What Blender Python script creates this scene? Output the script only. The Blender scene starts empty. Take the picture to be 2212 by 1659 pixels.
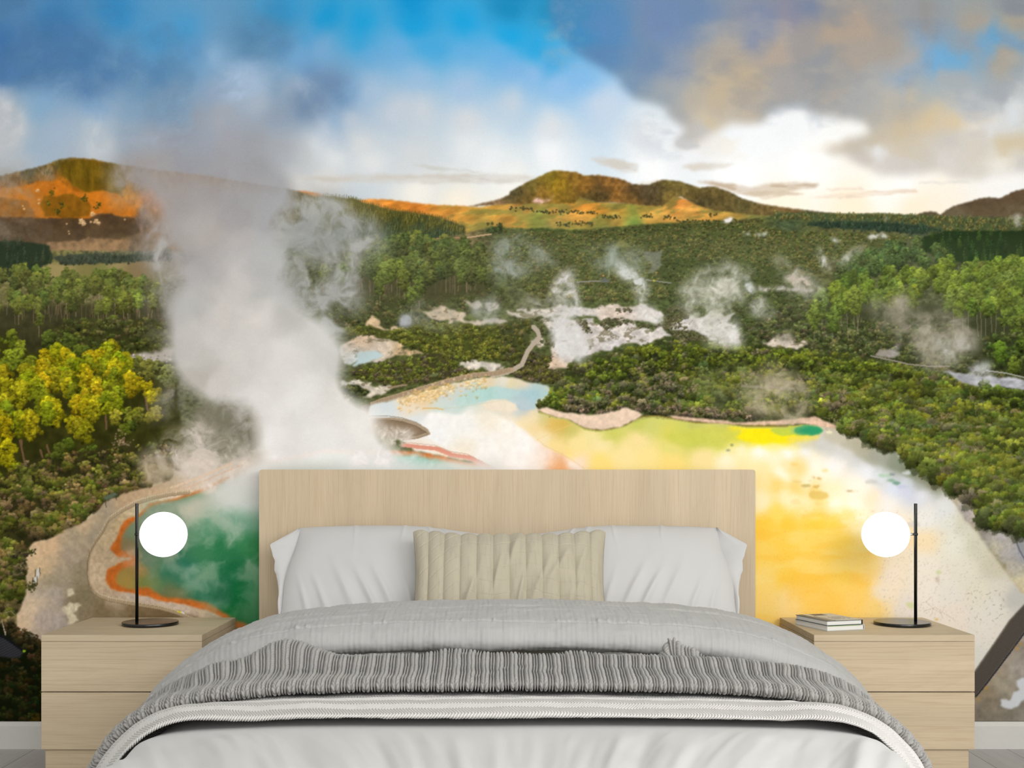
import bpy, bmesh, math
import numpy as np
from math import pi, sin, cos

# ================================================================ camera, light, exposure
SC = bpy.context.scene
COL = SC.collection
F_PX, VX, VY, CAM_Y, CAM_Z = 2552.0, 1092.0, 1030.0, -4.07, 0.934
cam_d = bpy.data.cameras.new('camera'); cam = bpy.data.objects.new('camera', cam_d); COL.objects.link(cam)
cam_d.sensor_width = 36.0; cam_d.lens = 36.0*F_PX/2212.0
cam_d.shift_x = (1106.0-VX)/2212.0; cam_d.shift_y = (VY-829.5)/2212.0
cam.location = (0, CAM_Y, CAM_Z); cam.rotation_euler = (pi/2, 0, 0); cam_d.clip_start = .05
SC.camera = cam
SC.view_settings.view_transform = 'Standard'; SC.view_settings.look = 'None'
SC.view_settings.gamma = 1.0; SC.view_settings.use_curve_mapping = False
SC.view_settings.exposure = 0.0
SC.cycles.use_denoising = True
SC.cycles.max_bounces = 8; SC.cycles.diffuse_bounces = 5

world = bpy.data.worlds.new('daylight'); SC.world = world; world.use_nodes = True
world.node_tree.nodes['Background'].inputs[0].default_value = (.93, .96, 1, 1)
world.node_tree.nodes['Background'].inputs[1].default_value = .22
def area_light(name, loc, aim, sx, sy, watts, col=(1, 1, 1)):
    d = bpy.data.lights.new(name, 'AREA'); d.shape = 'RECTANGLE'; d.size = sx; d.size_y = sy; d.energy = watts; d.color = col
    o = bpy.data.objects.new(name, d); COL.objects.link(o); o.location = loc
    v = [aim[i]-loc[i] for i in range(3)]; n = math.sqrt(sum(c*c for c in v))
    o.rotation_euler = (math.acos(-v[2]/n), 0, math.atan2(v[1], v[0])-pi/2)
    return o
area_light('fill_light_front', (.6, -6.6, 1.6), (0, 0, 1.25), 4.4, 2.2, 80)  # added fill behind the camera, evens the light on the mural; no window there
area_light('added_softbox_high', (.8, -4.2, 2.6), (0, -1.0, .35), 3.0, 1.1, 63)  # added tilted softbox below the ceiling, for bed and mural; no skylight above
area_light('window_light_right', (2.42, -3.3, 1.75), (.0, -.6, .8), 1.8, 1.4, 60)

PRINT_GAIN = 1.0      # paper white of the print

# ---------------------------------------------------------------- the print on the wall
# The landscape wallpaper is drawn stroke by stroke into a colour grid, in the print's own
# units (1 unit = 1.6 mm on the wall, x to the right, y down).
PX0, PX1, PY0, PY1, PS = -352.0, 2536.0, -78.0, 1564.0, 0.75
PW, PH = int((PX1-PX0)*PS), int((PY1-PY0)*PS)
rng = np.random.RandomState(7)
XX, YY = np.meshgrid((np.arange(PW)+.5)/PS+PX0, (np.arange(PH)+.5)/PS+PY0)
XX = XX.astype(np.float32); YY = YY.astype(np.float32)
CAN = np.zeros((PH, PW, 3), np.float32)

def sstep(a, b, x):
    t = np.clip((x-a)/(b-a), 0, 1); return t*t*(3-2*t)
def vnoise(x, y, seed):
    r = np.random.RandomState(seed); T = r.rand(256, 256).astype(np.float32)
    xi = np.floor(x).astype(np.int32); yi = np.floor(y).astype(np.int32)
    fx = x-xi; fy = y-yi; fx = fx*fx*(3-2*fx); fy = fy*fy*(3-2*fy)
    a, b = xi & 255, yi & 255; c, d = (a+1) & 255, (b+1) & 255
    return (T[b, a]*(1-fx)+T[b, c]*fx)*(1-fy)+(T[d, a]*(1-fx)+T[d, c]*fx)*fy
def fbm(x, y, sc, seed, octv=4, sx=1., sy=1., gain=.5):
    o = 0; amp = 1; tot = 0; f = 1./sc
    for k in range(octv):
        o = o+amp*vnoise(x*f*sx+17.3*k, y*f*sy+9.1*k, seed+k); tot += amp; amp *= gain; f *= 2.03
    return o/tot
def blur1(a, r, ax):
    r = int(max(1, round(r))); n = a.shape[ax]
    pad = [(0, 0)]*a.ndim; pad[ax] = (r+1, r)
    c = np.cumsum(np.pad(a, pad, mode='edge'), axis=ax, dtype=np.float64)
    i0 = [slice(None)]*a.ndim; i1 = [slice(None)]*a.ndim
    i0[ax] = slice(0, n); i1[ax] = slice(2*r+1, 2*r+1+n)
    return ((c[tuple(i1)]-c[tuple(i0)])/(2*r+1)).astype(np.float32)
def blur(a, r):
    r = r*PS
    for _ in range(2): a = blur1(blur1(a, r*.7, 0), r*.7, 1)
    return a
def win(x0, y0, x1, y1):
    i0 = int(max(0, (x0-PX0)*PS)); i1 = int(min(PW, (x1-PX0)*PS+1))
    j0 = int(max(0, (y0-PY0)*PS)); j1 = int(min(PH, (y1-PY0)*PS+1))
    return slice(j0, j1), slice(i0, i1)
def inside(pts, x, y):
    m = np.zeros(x.shape, bool); n = len(pts)
    for k in range(n):
        xa, ya = pts[k]; xb, yb = pts[(k+1) % n]
        if ya == yb: continue
        lo, hi = min(ya, yb), max(ya, yb)
        s = (y > lo) & (y <= hi)
        m ^= s & (x < xa+(y-ya)*(xb-xa)/(yb-ya))
    return m
def pmask(pts, soft=2., rough=0., rs=12., seed=3):
    # mask of a polygon with a noisy, softened edge, on its own window
    pts = [(float(a), float(b)) for a, b in pts]
    m = soft*2.5+rough+4
    xs = [p[0] for p in pts]; ys = [p[1] for p in pts]
    w = win(min(xs)-m, min(ys)-m, max(xs)+m, max(ys)+m)
    x, y = XX[w], YY[w]
    if rough:
        x = x+(fbm(x, y, rs, seed, 3)-.5)*2*rough; y = y+(fbm(x, y, rs, seed+50, 3)-.5)*2*rough
    a = inside(pts, x, y).astype(np.float32)
    if soft > .6: a = blur(a, soft)
    return w, a
def put(w, a, col):
    CAN[w] = CAN[w]*(1-a[..., None])+np.asarray(col, np.float32)*a[..., None]
def field(pts, w, warp=0., ws=60., seed=11, power=3.5, sxy=(1., 1.), eps=120.):
    # colours given at scattered points, smoothly joined
    p = np.array(pts, np.float32); st = 10
    x, y = XX[w], YY[w]
    gx = np.arange(x.min()-warp-20, x.max()+warp+30, st, dtype=np.float32)
    gy = np.arange(y.min()-warp-20, y.max()+warp+30, st, dtype=np.float32)
    GX, GY = np.meshgrid(gx, gy)
    num = 0; den = 0
    for r in p:
        wt = 1/((((GX-r[0])*sxy[0])**2+((GY-r[1])*sxy[1])**2+eps)**(power/2))
        num = num+wt[..., None]*r[2:]; den = den+wt
    G = num/den[..., None]
    if warp:
        x = x+(fbm(x, y, ws, seed, 4)-.5)*2*warp; y = y+(fbm(x, y, ws, seed+31, 4)-.5)*2*warp
    fx = np.clip((x-gx[0])/st, 0, len(gx)-1.01); fy = np.clip((y-gy[0])/st, 0, len(gy)-1.01)
    i = fx.astype(int); j = fy.astype(int); fx = (fx-i)[..., None]; fy = (fy-j)[..., None]
    return (G[j, i]*(1-fx)+G[j, i+1]*fx)*(1-fy)+(G[j+1, i]*(1-fx)+G[j+1, i+1]*fx)*fy
_D = {}
def disc(r):
    k = round(r*2)
    if k not in _D:
        R = k/2.; n = int(np.ceil(R))+1
        g = np.arange(-n, n+1, dtype=np.float32); gx, gy = np.meshgrid(g, g)
        out = []
        for v in range(5):
            rr = np.random.RandomState(90+v); ang = np.arctan2(gy, gx)
            rad = R*(1+.16*np.sin(ang*3+v)+.12*np.sin(ang*5+2*v)+.08*rr.randn(*gx.shape))
            a = np.clip(rad+.5-np.hypot(gx, gy*1.12), 0, 1)
            sh = 1-.20*(gx*.35+gy)/max(R, 1)+.09*rr.randn(*gx.shape)
            out.append((a.astype(np.float32)[..., None], sh.astype(np.float32)[..., None]))
        _D[k] = (n, out)
    return _D[k]
def dab(x, y, r, col, op=1.):
    n, out = disc(max(.9, r*PS)); a, sh = out[int(abs(x*7+y*3)) % 5]
    i = int((x-PX0)*PS); j = int((y-PY0)*PS)
    if i < n or j < n or i+n >= PW or j+n >= PH: return
    s = CAN[j-n:j+n+1, i-n:i+n+1]; aa = a*op
    s *= (1-aa); s += aa*sh*col
def line(pts, wd, col, op=1., jit=0.):
    for k in range(len(pts)-1):
        (xa, ya), (xb, yb) = pts[k], pts[k+1]; L = np.hypot(xb-xa, yb-ya); n = max(1, int(L*PS/1.0))
        for t in range(n+1):
            u = t/n; x = xa+(xb-xa)*u+jit*rng.randn(); y = ya+(yb-ya)*u
            i = int((x-PX0)*PS); j = int((y-PY0)*PS); h = max(1, int(round(wd*PS)))
            if 0 <= i < PW-h and 0 <= j < PH-h:
                s = CAN[j:j+h, i:i+h]; s *= (1-op); s += op*np.asarray(col, np.float32)
def rnd_in(pts, n):
    xs = [p[0] for p in pts]; ys = [p[1] for p in pts]; out = []
    while sum(len(o) for o in out) < n:
        q = np.random.RandomState(rng.randint(1 << 30)).rand(n*2+20, 2)
        x = min(xs)+q[:, 0]*(max(xs)-min(xs)); y = min(ys)+q[:, 1]*(max(ys)-min(ys))
        k = inside(pts, x, y); out.append(np.stack([x[k], y[k]], 1))
    q = np.concatenate(out)[:n]; return q[np.argsort(q[:, 1])]
def pick(pal):
    c = np.array(pal[rng.randint(len(pal))], np.float32); return c*(1+.09*rng.randn())+2.5*rng.randn(3)
def bushes(pts, pal, size, dens=1., dark=(34, 40, 20), r2=None, base=True):
    # scrub: many small lit tufts over a dark ground; size(y) is the bush radius
    if base:
        w, a = pmask(pts, 1.5, size(np.mean([p[1] for p in pts]))*.8, 14)
        n = fbm(XX[w], YY[w], 30, 5, 4)
        put(w, a, np.array(dark, np.float32)*(0.85+.5*n)[..., None])
    xs = [p[0] for p in pts]; ys = [p[1] for p in pts]
    A = .6*(max(xs)-min(xs))*(max(ys)-min(ys)); s = size(np.mean(ys))
    P = rnd_in(pts, int(dens*A/(s*s*2.0)))
    for x, y in P:
        r = size(y)*(.7+.6*rng.rand()); c = pick(pal)*(.86+.28*rng.rand()); k = int(5+r*.8)
        if r > 6: dab(x, y+.45*r, r*.85, np.asarray(dark, np.float32)*.85, .5)
        for q in range(k):
            an = rng.rand()*6.283; d = rng.rand()**.5*r
            dx, dy = d*np.cos(an), d*np.sin(an)*.75
            dab(x+dx, y+dy, max(1.0, r*(.27 if r > 8 else .30)), c*(.86-.46*dy/r+.12*rng.randn()), .85)
def conifers(pts, pal, h, dens=1., dark=(40, 50, 30)):
    w, a = pmask(pts, 1.2, 3, 8); put(w, a, dark)
    xs = [p[0] for p in pts]; ys = [p[1] for p in pts]
    P = rnd_in(pts, int(dens*.6*(max(xs)-min(xs))*(max(ys)-min(ys))/(h*h*.22)))
    for x, y in P:
        c = pick(pal); hh = h*(.7+.5*rng.rand())
        for t in range(5):
            u = t/4.; dab(x+.8*rng.randn(), y-hh*.5+u*hh*.7, .7+u*hh*.13, c*(1.18-.45*u), .85)
def pine(x, y, w, h, pal, trunk=None, tl=0, clump=5.):
    # a pine crown centred on x, y and its bare trunk below
    if tl: line([(x, y), (x+rng.randn()*2, y+h*.5+tl)], max(1.4, w*.045), trunk, .9)
    c0 = pick(pal); n = int(w*h/(clump*clump)*1.5)
    q = [(rng.uniform(-1, 1), rng.uniform(-1, 1)) for _ in range(n)]
    q.sort(key=lambda t: t[1])
    for u, v in q:
        lim = .95*np.sqrt(max(0, 1-abs(v)**2.2))*(.72+.28*np.sin(v*6+x))
        if abs(u) > lim: u = lim*np.sign(u)*rng.rand()
        c = c0*(.84-.20*v+.13*rng.randn())*(1-.2*max(0, u*.6))
        if rng.rand() < .22: c = c*.66
        dab(x+u*w*.5, y+v*h*.5, clump*(.5+.4*rng.rand()), c, .95)
def pines(P, wf, pal, trunk=(120, 95, 70), tl=0, ratio=1.1, clump=5.):
    for x, y in sorted(P, key=lambda t: t[1]):
        w = wf*(.75+.5*rng.rand()); pine(x, y, w, w*ratio, pal, trunk, tl*(.8+.4*rng.rand()) if tl else 0, clump)
def steam(pts, col, op, soft=18., seed=1, sc=60., lo=.25, hi=.75, sx=1., rough=None):
    # drifting vapour: a very soft body, torn by turbulent noise
    w, a = pmask(pts, soft*1.5, rough if rough is not None else soft*2.2, sc*.8, seed)
    x, y = XX[w], YY[w]
    wx = x+(fbm(x, y, sc, seed+3, 4)-.5)*sc*1.05; wy = y+(fbm(x, y, sc, seed+8, 4)-.5)*sc*1.05
    n = fbm(wx, wy, sc*.8, seed+20, 6, sx=sx, gain=.6); n2 = fbm(wx+900, wy, sc*.3, seed+60, 4, gain=.6)
    d = np.clip(a*1.35, 0, 1)*np.clip(.12+1.05*(n-.28)/.40, 0, 1)*(.62+.76*n2)
    a = np.clip(op*1.12*d, 0, .97)+.16*op*a**2
    c = np.asarray(col, np.float32)*(1+.16*(n2-.5)+.08*(n-.5))[..., None]
    put(w, np.clip(a, 0, .98)*sstep(0, .05, a), c)

ALL = (slice(0, PH), slice(0, PW))
def paint_print():
    # ---- sky
    clear = [(-300,0,80,135,190),(0,0,92,142,188),(120,60,66,138,195),(0,110,68,124,184),(0,175,84,132,186),(100,150,96,140,184),(180,130,84,138,185),
    (60,170,96,138,176),(180,190,112,150,190),(250,30,58,150,210),(330,80,80,158,212),(400,60,78,162,215),(600,25,42,156,214),(700,30,26,156,215),
    (780,60,26,162,220),(900,60,26,160,220),(1000,60,28,164,224),(1100,80,28,166,226),(1150,110,40,165,222),(1190,30,36,140,186),(1100,10,30,140,190),(900,10,22,150,212),
    (350,130,104,156,198),(450,150,118,163,202),(420,100,96,160,210),(300,190,118,158,192),(200,230,134,174,214),(100,220,140,180,216),(-200,250,190,200,210),
    (5,220,180,195,214),(5,250,204,208,212),(10,300,205,206,208),(40,280,200,203,207),(75,250,140,180,212),(75,310,165,188,210),(130,300,172,192,214),(205,270,194,204,214),(230,310,206,209,213),
    (200,330,202,206,212),(150,335,178,190,204),(250,350,196,202,210),(40,350,192,198,204),(290,240,136,168,198),(270,290,150,176,200),(275,330,160,175,190),(330,330,180,190,200),(340,260,150,165,185),
    (530,160,150,182,216),(550,195,172,196,222),(460,200,150,170,196),(370,215,135,165,195),(380,280,150,155,170),(420,250,160,162,172),(480,250,172,174,182),(560,230,176,186,200),(600,260,150,162,180),(640,220,132,150,172),
    (660,250,120,142,168),(720,200,112,145,180),(690,230,118,140,170),(740,210,120,160,200),(650,195,200,208,220),(660,150,110,160,205),(640,120,120,172,215),(690,100,130,175,215),
    (530,90,84,134,172),(560,60,90,150,192),(600,100,92,142,184),(520,120,96,142,180),(440,120,110,158,200),(470,130,160,195,225),(660,80,86,162,212),
    (350,310,166,162,170),(400,330,160,160,166),(500,300,168,166,174),(500,340,164,163,168),(560,310,160,160,166),(570,350,160,160,164),(600,330,172,174,180),(650,340,195,198,200),(680,320,222,226,230),
    (700,290,196,206,220),(700,390,226,222,216),(780,300,222,222,222),(720,340,230,232,232),(720,260,150,180,210),(760,190,130,170,208),
    (780,90,60,165,218),(800,120,108,172,220),(870,115,110,175,225),(930,118,70,168,222),(1000,115,104,176,226),(1080,130,110,178,228),(900,170,160,192,224),(1000,190,168,195,225),(800,190,176,198,222),(850,230,202,208,218),(760,250,200,206,216),
    (1100,160,130,180,226),(1150,170,146,188,230),(1200,150,70,165,220),(1210,190,152,192,232),(1260,180,130,185,232),(1300,230,198,212,230),(1000,260,214,216,220),(1200,280,220,222,226),(1100,230,200,210,222),(900,240,208,212,218),
    (1000,320,230,232,234),(1200,340,242,243,245),(1400,290,228,230,233),(890,330,214,216,218),(800,345,230,230,230),(900,412,246,240,230),(1000,432,249,238,220),(1100,400,244,242,238),(1100,430,246,238,224),(1050,350,236,238,240),
    (1480,320,234,235,238),(1700,270,238,240,243),(1650,300,240,242,245),(1750,350,250,250,250),(1600,380,250,250,250),(1400,370,246,246,247),(1950,395,250,249,247),(1900,420,250,247,242),(1850,450,252,234,208),(1700,440,250,240,220),(1980,450,252,234,210),(2200,400,248,246,244),(2500,400,246,244,240),
    (640,400,220,216,210),(560,390,172,170,172)]
    CAN[ALL] = field(clear, ALL, 24, 110, 11, 3.0, eps=450.)
    put(*pmask([(-360,560),(2560,560),(2560,1600),(-360,1600)], 2), (196,176,146))
    dark = fbm(XX, YY, 120, 77, 5)
    a = sstep(.5, .75, dark)*sstep(330, 120, YY)*sstep(780, 500, XX)*.35
    CAN[ALL] = CAN*(1-a[..., None])+np.array((84, 126, 164), np.float32)*a[..., None]
    for pp, c, o, sf in [([(-60,80),(150,60),(330,130),(380,170),(200,195),(-60,190)],(82,126,174),.6,22), ([(560,45),(640,35),(645,110),(560,130),(530,100)],(92,136,172),.5,22), ([(700,140),(745,160),(745,230),(690,262),(630,240),(660,200)],(108,136,170),.55,20),
        ([(440,150),(560,165),(600,200),(520,240),(450,220)],(178,197,222),.55,20), ([(190,240),(240,250),(256,335),(185,335)],(206,212,217),.5,22), ([(-60,208),(30,210),(46,290),(30,345),(-60,345)],(208,209,211),.6,20), ([(260,290),(420,260),(450,330),(380,380),(260,370)],(158,168,182),.6,18), ([(340,200),(420,210),(400,260),(330,250)],(128,158,186),.6,16)]:
        steam(pp, c, o, sf, int(pp[0][1])+5, 80)
    # the cloud bank on the right
    cl = [(1175,-90),(1185,10),(1215,60),(1232,110),(1300,160),(1345,195),(1400,232),(1450,262),(1478,282),(1462,308),(1490,322),(1530,300),(1560,283),(1590,268),(1660,256),(1740,246),(1810,252),(1868,262),(1876,280),(1850,292),(1790,322),(1784,328),(1800,338),(1860,352),(1880,362),(1960,376),(2100,385),(2220,372),(2560,360),(2560,-90)]
    cc = [(1250,40,74,138,184),(1300,60,92,138,186),(1300,120,94,134,178),(1260,90,70,140,190),(1350,180,122,148,176),(1400,120,112,138,172),(1450,50,112,138,180),(1500,30,112,138,174),(1450,150,140,152,172),(1430,220,150,160,170),(1450,255,165,166,168),
    (1560,130,168,160,152),(1600,150,186,170,146),(1620,170,184,168,146),(1640,55,124,138,168),(1740,20,122,134,160),(1550,190,190,174,150),(1600,225,184,168,148),(1530,262,200,186,162),(1580,250,190,182,170),(1520,290,190,188,186),(1500,230,180,172,160),(1670,120,176,162,150),
    (1700,40,140,140,158),(1750,90,158,152,150),(1800,30,146,146,150),(1800,75,178,160,142),(1850,70,178,160,144),(1780,120,152,152,154),(1780,160,150,152,154),(1850,120,168,158,148),(1900,90,168,158,148),(1900,50,158,154,152),(2000,30,152,150,150),(2020,60,160,158,156),(2100,50,172,162,150),(2200,20,140,146,156),
    (1985,90,140,164,188),(2030,75,130,158,186),(2030,135,112,172,218),(2005,140,128,166,200),(2060,120,108,172,218),(2150,85,100,164,212),(2190,95,128,164,196),(2130,100,116,166,206),(2080,100,150,158,168),(2130,60,176,166,154),(2195,60,182,168,146),(2160,130,174,162,148),(1940,130,172,168,166),(1940,170,150,170,192),(1690,200,172,164,156),(1700,240,168,172,176),
    (1800,200,168,162,156),(1850,225,164,166,168),(1940,210,168,170,172),(2060,180,168,174,180),(2150,190,166,172,180),(1880,250,176,172,166),(1950,240,184,174,160),(2010,255,208,190,158),(2060,270,214,196,164),(1950,275,202,186,158),(1900,290,196,184,164),(1850,305,192,184,172),(2095,275,228,222,214),
    (1800,328,196,190,182),(1850,335,200,192,186),(1910,328,226,226,228),(1960,320,204,194,176),(2050,310,200,196,192),(2100,300,206,202,198),(2100,235,186,190,196),(2180,245,220,224,228),(2140,265,222,222,222),(2180,310,210,194,164),(2100,325,214,206,194),(2050,350,216,210,206),(2170,345,238,234,226),(2200,360,208,204,200),(1950,360,206,200,196),(2400,300,205,196,180),(2450,100,165,158,150)]
    w, a = pmask(cl, 13, 22, 60, 5)
    put(w, a, field(cc, w, 30, 60, 21, 3.3, eps=260.))
    n = sstep(.52, .78, fbm(XX, YY, 90, 321, 5, sx=.7, sy=1.4))*sstep(1380, 1560, XX)*sstep(390, 300, YY)
    put(ALL, n*.22*(XX > 1300), (226, 200, 164))
    n = sstep(.55, .75, fbm(XX, YY, 70, 421, 5, sx=.7, sy=1.3))*sstep(1300, 1450, XX)*sstep(380, 300, YY)*(sstep(0, 60, YY)*.6+.4)
    put(ALL, n*.20, (120, 134, 156))
    for k in range(34):                                            # frayed rim of the bank
        x, y = 1170+rng.rand()*80, 10+rng.rand()*140
        steam([(x-22, y), (x, y-6), (x+24, y-2), (x+10, y+6)], (150, 168, 188), .16, 5, 400+k, 14)
    def wisp(pts, col, op, soft=3., seed=9):
        w, a = pmask(pts, soft, 4, 18, seed); x, y = XX[w], YY[w]
        put(w, a*op*(.55+.45*sstep(.3, .6, fbm(x, y*2.6, 26, seed+5, 4, sx=.5))), col)
    wisp([(630,384),(700,379),(800,376),(900,378),(1000,374),(1100,377),(1165,384),(1150,394),(1000,396),(850,394),(700,393)], (208,202,194), .95, 3, 31)
    wisp([(885,355),(930,356),(980,364),(1050,372),(1000,371),(940,368)], (205,204,200), .9, 2.5, 33)
    wisp([(1275,342),(1300,336),(1335,342),(1378,358),(1376,372),(1345,374),(1310,360)], (206,200,192), .95, 3, 35)
    wisp([(1460,302),(1500,296),(1515,318),(1480,324),(1460,314)], (196,196,197), .9, 4, 36)
    wisp([(1470,358),(1510,352),(1590,353),(1560,364),(1500,370)], (212,204,194), .9, 3, 37)
    wisp([(1500,392),(1560,394),(1620,404),(1690,396),(1770,396),(1760,404),(1700,414),(1650,424),(1600,420),(1540,402)], (190,168,144), .95, 3, 39)
    wisp([(1590,418),(1680,412),(1740,418),(1650,430)], (208,190,168), .8, 2.5, 41)
    wisp([(1745,428),(1850,414),(1980,408),(1985,415),(1880,424),(1780,430)], (228,208,188), .8, 2.5, 43)
    wisp([(1980,394),(2080,390),(2100,396),(2000,400)], (226,222,216), .8, 2.5, 44)
    wisp([(1780,408),(1860,404),(1870,410),(1800,412)], (230,214,196), .7, 2.5, 45)
    wisp([(1370,398),(1420,390),(1480,396),(1400,402)], (226,214,198), .6, 2.5, 46)
    # ---- far hills
    w, a = pmask([(1975,466),(1985,462),(2000,457),(2020,458),(2032,464),(2042,455),(2060,445),(2085,438),(2112,430),(2130,427),(2160,428),(2180,418),(2195,412),(2212,408),(2300,396),(2560,380),(2560,520),(1975,520)], 1.1, 1.5, 6)
    put(w, a, field([(2010,462,90,78,58),(2100,440,92,76,56),(2200,420,92,74,54),(2200,465,100,88,66),(2080,468,104,94,72)], w, 10, 30)*(.86+.28*fbm(XX[w], YY[w], 9, 61, 3))[..., None])
    w, a = pmask([(640,413),(655,412),(690,418),(712,428),(700,440),(640,430)], 1.0); put(w, a, (214, 140, 84))
    fld = [(-60,500),(780,432),(812,430),(868,434),(920,441),(985,444),(1040,448),(1100,434),(1250,424),(1290,436),(1420,440),(1465,424),(1500,438),(1560,452),(1680,452),(1760,466),(1700,520),(560,530)]
    w, a = pmask(fld, 1.2, 1.5, 8)
    c = field([(800,436,224,146,66),(850,438,216,136,52),(900,448,206,124,48),(950,450,214,142,58),(985,452,208,148,64),(1020,458,190,142,60),(1060,460,206,152,66),(1000,470,202,150,68),(1050,478,176,148,72),(1130,445,150,112,60),(1160,475,130,142,66),(1120,470,196,142,64),(1200,466,196,146,72),(1200,478,176,146,76),
    (1255,432,234,152,58),(1290,446,222,150,58),(1330,440,160,140,64),(1345,452,196,150,62),(1370,446,128,136,62),(1400,452,202,150,66),(1420,466,196,152,74),(1330,478,176,142,70),(1370,474,110,138,66),(1460,432,216,134,62),(1475,445,226,148,70),(1500,450,206,148,70),(1540,460,212,158,74),(1590,462,176,142,68),(1640,465,140,140,76),(1680,468,160,146,82),(1480,470,206,160,80),(1250,470,214,156,74),(1180,490,140,140,76),(1300,488,120,124,66),(1060,500,130,112,70),(960,500,170,132,80)], w, 14, 30, 3, 3.2)
    x, y = XX[w], YY[w]; rg_ = fbm(x+y*1.2, y*2.6, 34, 163, 4); ol = sstep(.50, .66, rg_)*sstep(900, 1040, x)*.75
    c = c*(1-ol[..., None])+np.array((132,126,62), np.float32)*ol[..., None]
    c = c*(.74+.52*fbm(x+y*.8, y*2.0, 22, 63, 4))[..., None]
    put(w, a, c)
    mt = [(1010,447),(1040,440),(1080,430),(1100,421),(1102,414),(1130,398),(1160,384),(1182,373),(1197,369),(1225,370),(1245,372),(1262,380),(1290,378),(1330,384),(1350,390),(1365,398),(1400,400),(1420,392),(1435,388),(1470,392),(1510,406),(1530,403),(1548,404),(1575,414),(1600,428),(1640,440),(1700,449),(1765,457),(1830,463),(1800,472),(1700,470),(1600,462),(1540,454),(1512,446),(1490,436),(1470,424),(1450,432),(1430,446),(1390,444),(1330,438),(1290,438),(1270,432),(1252,427),(1240,440),(1150,440),(1096,441)]
    w, a = pmask(mt, 1.0, 1.2, 5)
    c = field([(1110,418,84,76,48),(1130,430,108,86,44),(1150,400,112,98,48),(1170,420,138,104,44),(1190,385,132,112,40),(1210,400,150,118,34),(1230,420,120,94,36),(1240,380,142,106,44),(1265,400,140,98,42),(1270,430,84,70,38),(1290,405,90,70,40),(1310,395,140,98,48),(1300,425,76,64,38),(1330,420,144,100,46),(1340,400,138,98,50),(1365,430,120,88,44),(1370,410,92,74,46),(1395,415,80,68,48),(1400,435,78,66,42),(1420,405,88,76,50),(1445,398,118,104,52),(1440,410,78,66,42),(1470,405,110,96,52),(1450,425,140,116,56),(1500,420,104,88,48),(1520,435,80,70,44),(1560,430,98,84,48),(1540,415,104,88,50),(1600,445,96,86,50),(1650,455,112,94,56),(1700,458,116,92,58),(1760,462,84,78,54),(1030,446,120,96,68),(1080,436,140,112,80)], w, 10, 22, 5, 3.4)
    c = c*(.70+.60*fbm(XX[w], YY[w], 7, 65, 3))[..., None]
    put(w, a, c)
    steam([(1150,436),(1160,428),(1176,432),(1200,420),(1186,434),(1170,442)], (226,184,170), .8, 3, 71, 14)
    # left hill
    lh = [(-360,430),(-100,402),(0,380),(60,366),(100,356),(128,345),(160,341),(200,344),(250,354),(350,368),(450,380),(540,396),(600,404),(640,412),(680,425),(705,423),(760,428),(790,438),(850,455),(900,460),(950,470),(985,482),(1004,490),(1006,505),(985,520),(900,545),(-360,640)]
    w, a = pmask(lh, 1.1, 2.2, 5)
    c = field([(0,388,104,98,80),(60,375,108,104,84),(130,352,112,96,52),(150,370,118,92,24),(180,385,114,88,18),(230,390,112,84,24),(190,410,128,84,14),(250,410,104,78,24),(250,370,110,92,40),(300,380,120,116,100),(100,380,132,124,104),(30,400,120,92,56),
    (0,412,206,118,44),(40,408,192,116,46),(100,395,176,122,76),(125,400,212,120,28),(70,430,154,112,60),(20,430,170,102,24),(110,420,120,88,22),(130,415,200,112,30),(160,425,204,116,34),(190,420,232,138,34),(240,420,232,142,30),(255,435,236,144,28),(280,450,222,128,40),(270,425,226,140,40),(220,430,206,124,36),(200,445,150,90,20),(150,445,140,84,12),(100,445,120,80,18),(60,460,128,88,50),(20,450,158,92,26),(200,462,226,146,80),(150,462,112,72,20),(320,430,190,130,90),
    (0,480,96,84,66),(60,490,92,78,62),(120,475,92,68,44),(180,480,90,68,44),(240,472,76,58,38),(260,500,78,62,38),(170,505,92,68,46),(100,510,92,74,54),(30,510,98,80,58),(300,480,110,92,80),(200,516,150,112,74),(250,522,158,120,80),(140,530,158,116,80),(180,538,176,136,100),(100,520,130,92,60),(280,535,130,110,90),
    (640,430,120,112,86),(700,440,106,98,54),(760,450,104,96,44),(820,465,100,92,40),(880,475,92,88,40),(940,482,84,84,44),(990,492,76,80,52),(850,490,60,72,48),(900,500,52,68,52),(950,505,54,70,54),(800,495,66,76,52),(760,500,84,92,80),(820,520,56,68,50)], w, 12, 26, 7, 3.6)
    c = c*(.74+.50*fbm(XX[w], YY[w], 8, 67, 3, sy=.6))[..., None]
    put(w, a, c)
    def crag(pp, c, soft=2., rough=4, mod=.4, sy=1.):
        w, a = pmask(pp, soft, rough, 14, int(abs(pp[1][0]))); put(w, a*.85, np.asarray(c, np.float32)*(1-mod/2+mod*fbm(XX[w], YY[w]*sy, 10, 151, 4))[..., None])
    crag([(-360,425),(0,408),(50,402),(100,388),(130,393),(150,410),(180,417),(215,412),(240,414),(262,424),(285,440),(294,462),(262,468),(215,460),(195,472),(150,470),(60,472),(-360,480)], (212,122,34), mod=.3)
    crag([(96,425),(150,420),(185,430),(200,446),(192,466),(140,472),(96,466),(86,440)], (128,88,22))
    crag([(-20,425),(60,432),(80,470),(-20,470)], (150,98,42))
    crag([(-360,474),(0,468),(100,470),(196,472),(214,462),(240,465),(292,470),(304,500),(250,520),(180,524),(150,532),(100,524),(0,522),(-360,530)], (84,66,46), mod=.4)
    crag([(100,524),(170,521),(190,514),(240,517),(284,522),(272,546),(200,548),(120,549),(104,536)], (160,124,88), mod=.6)
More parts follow.
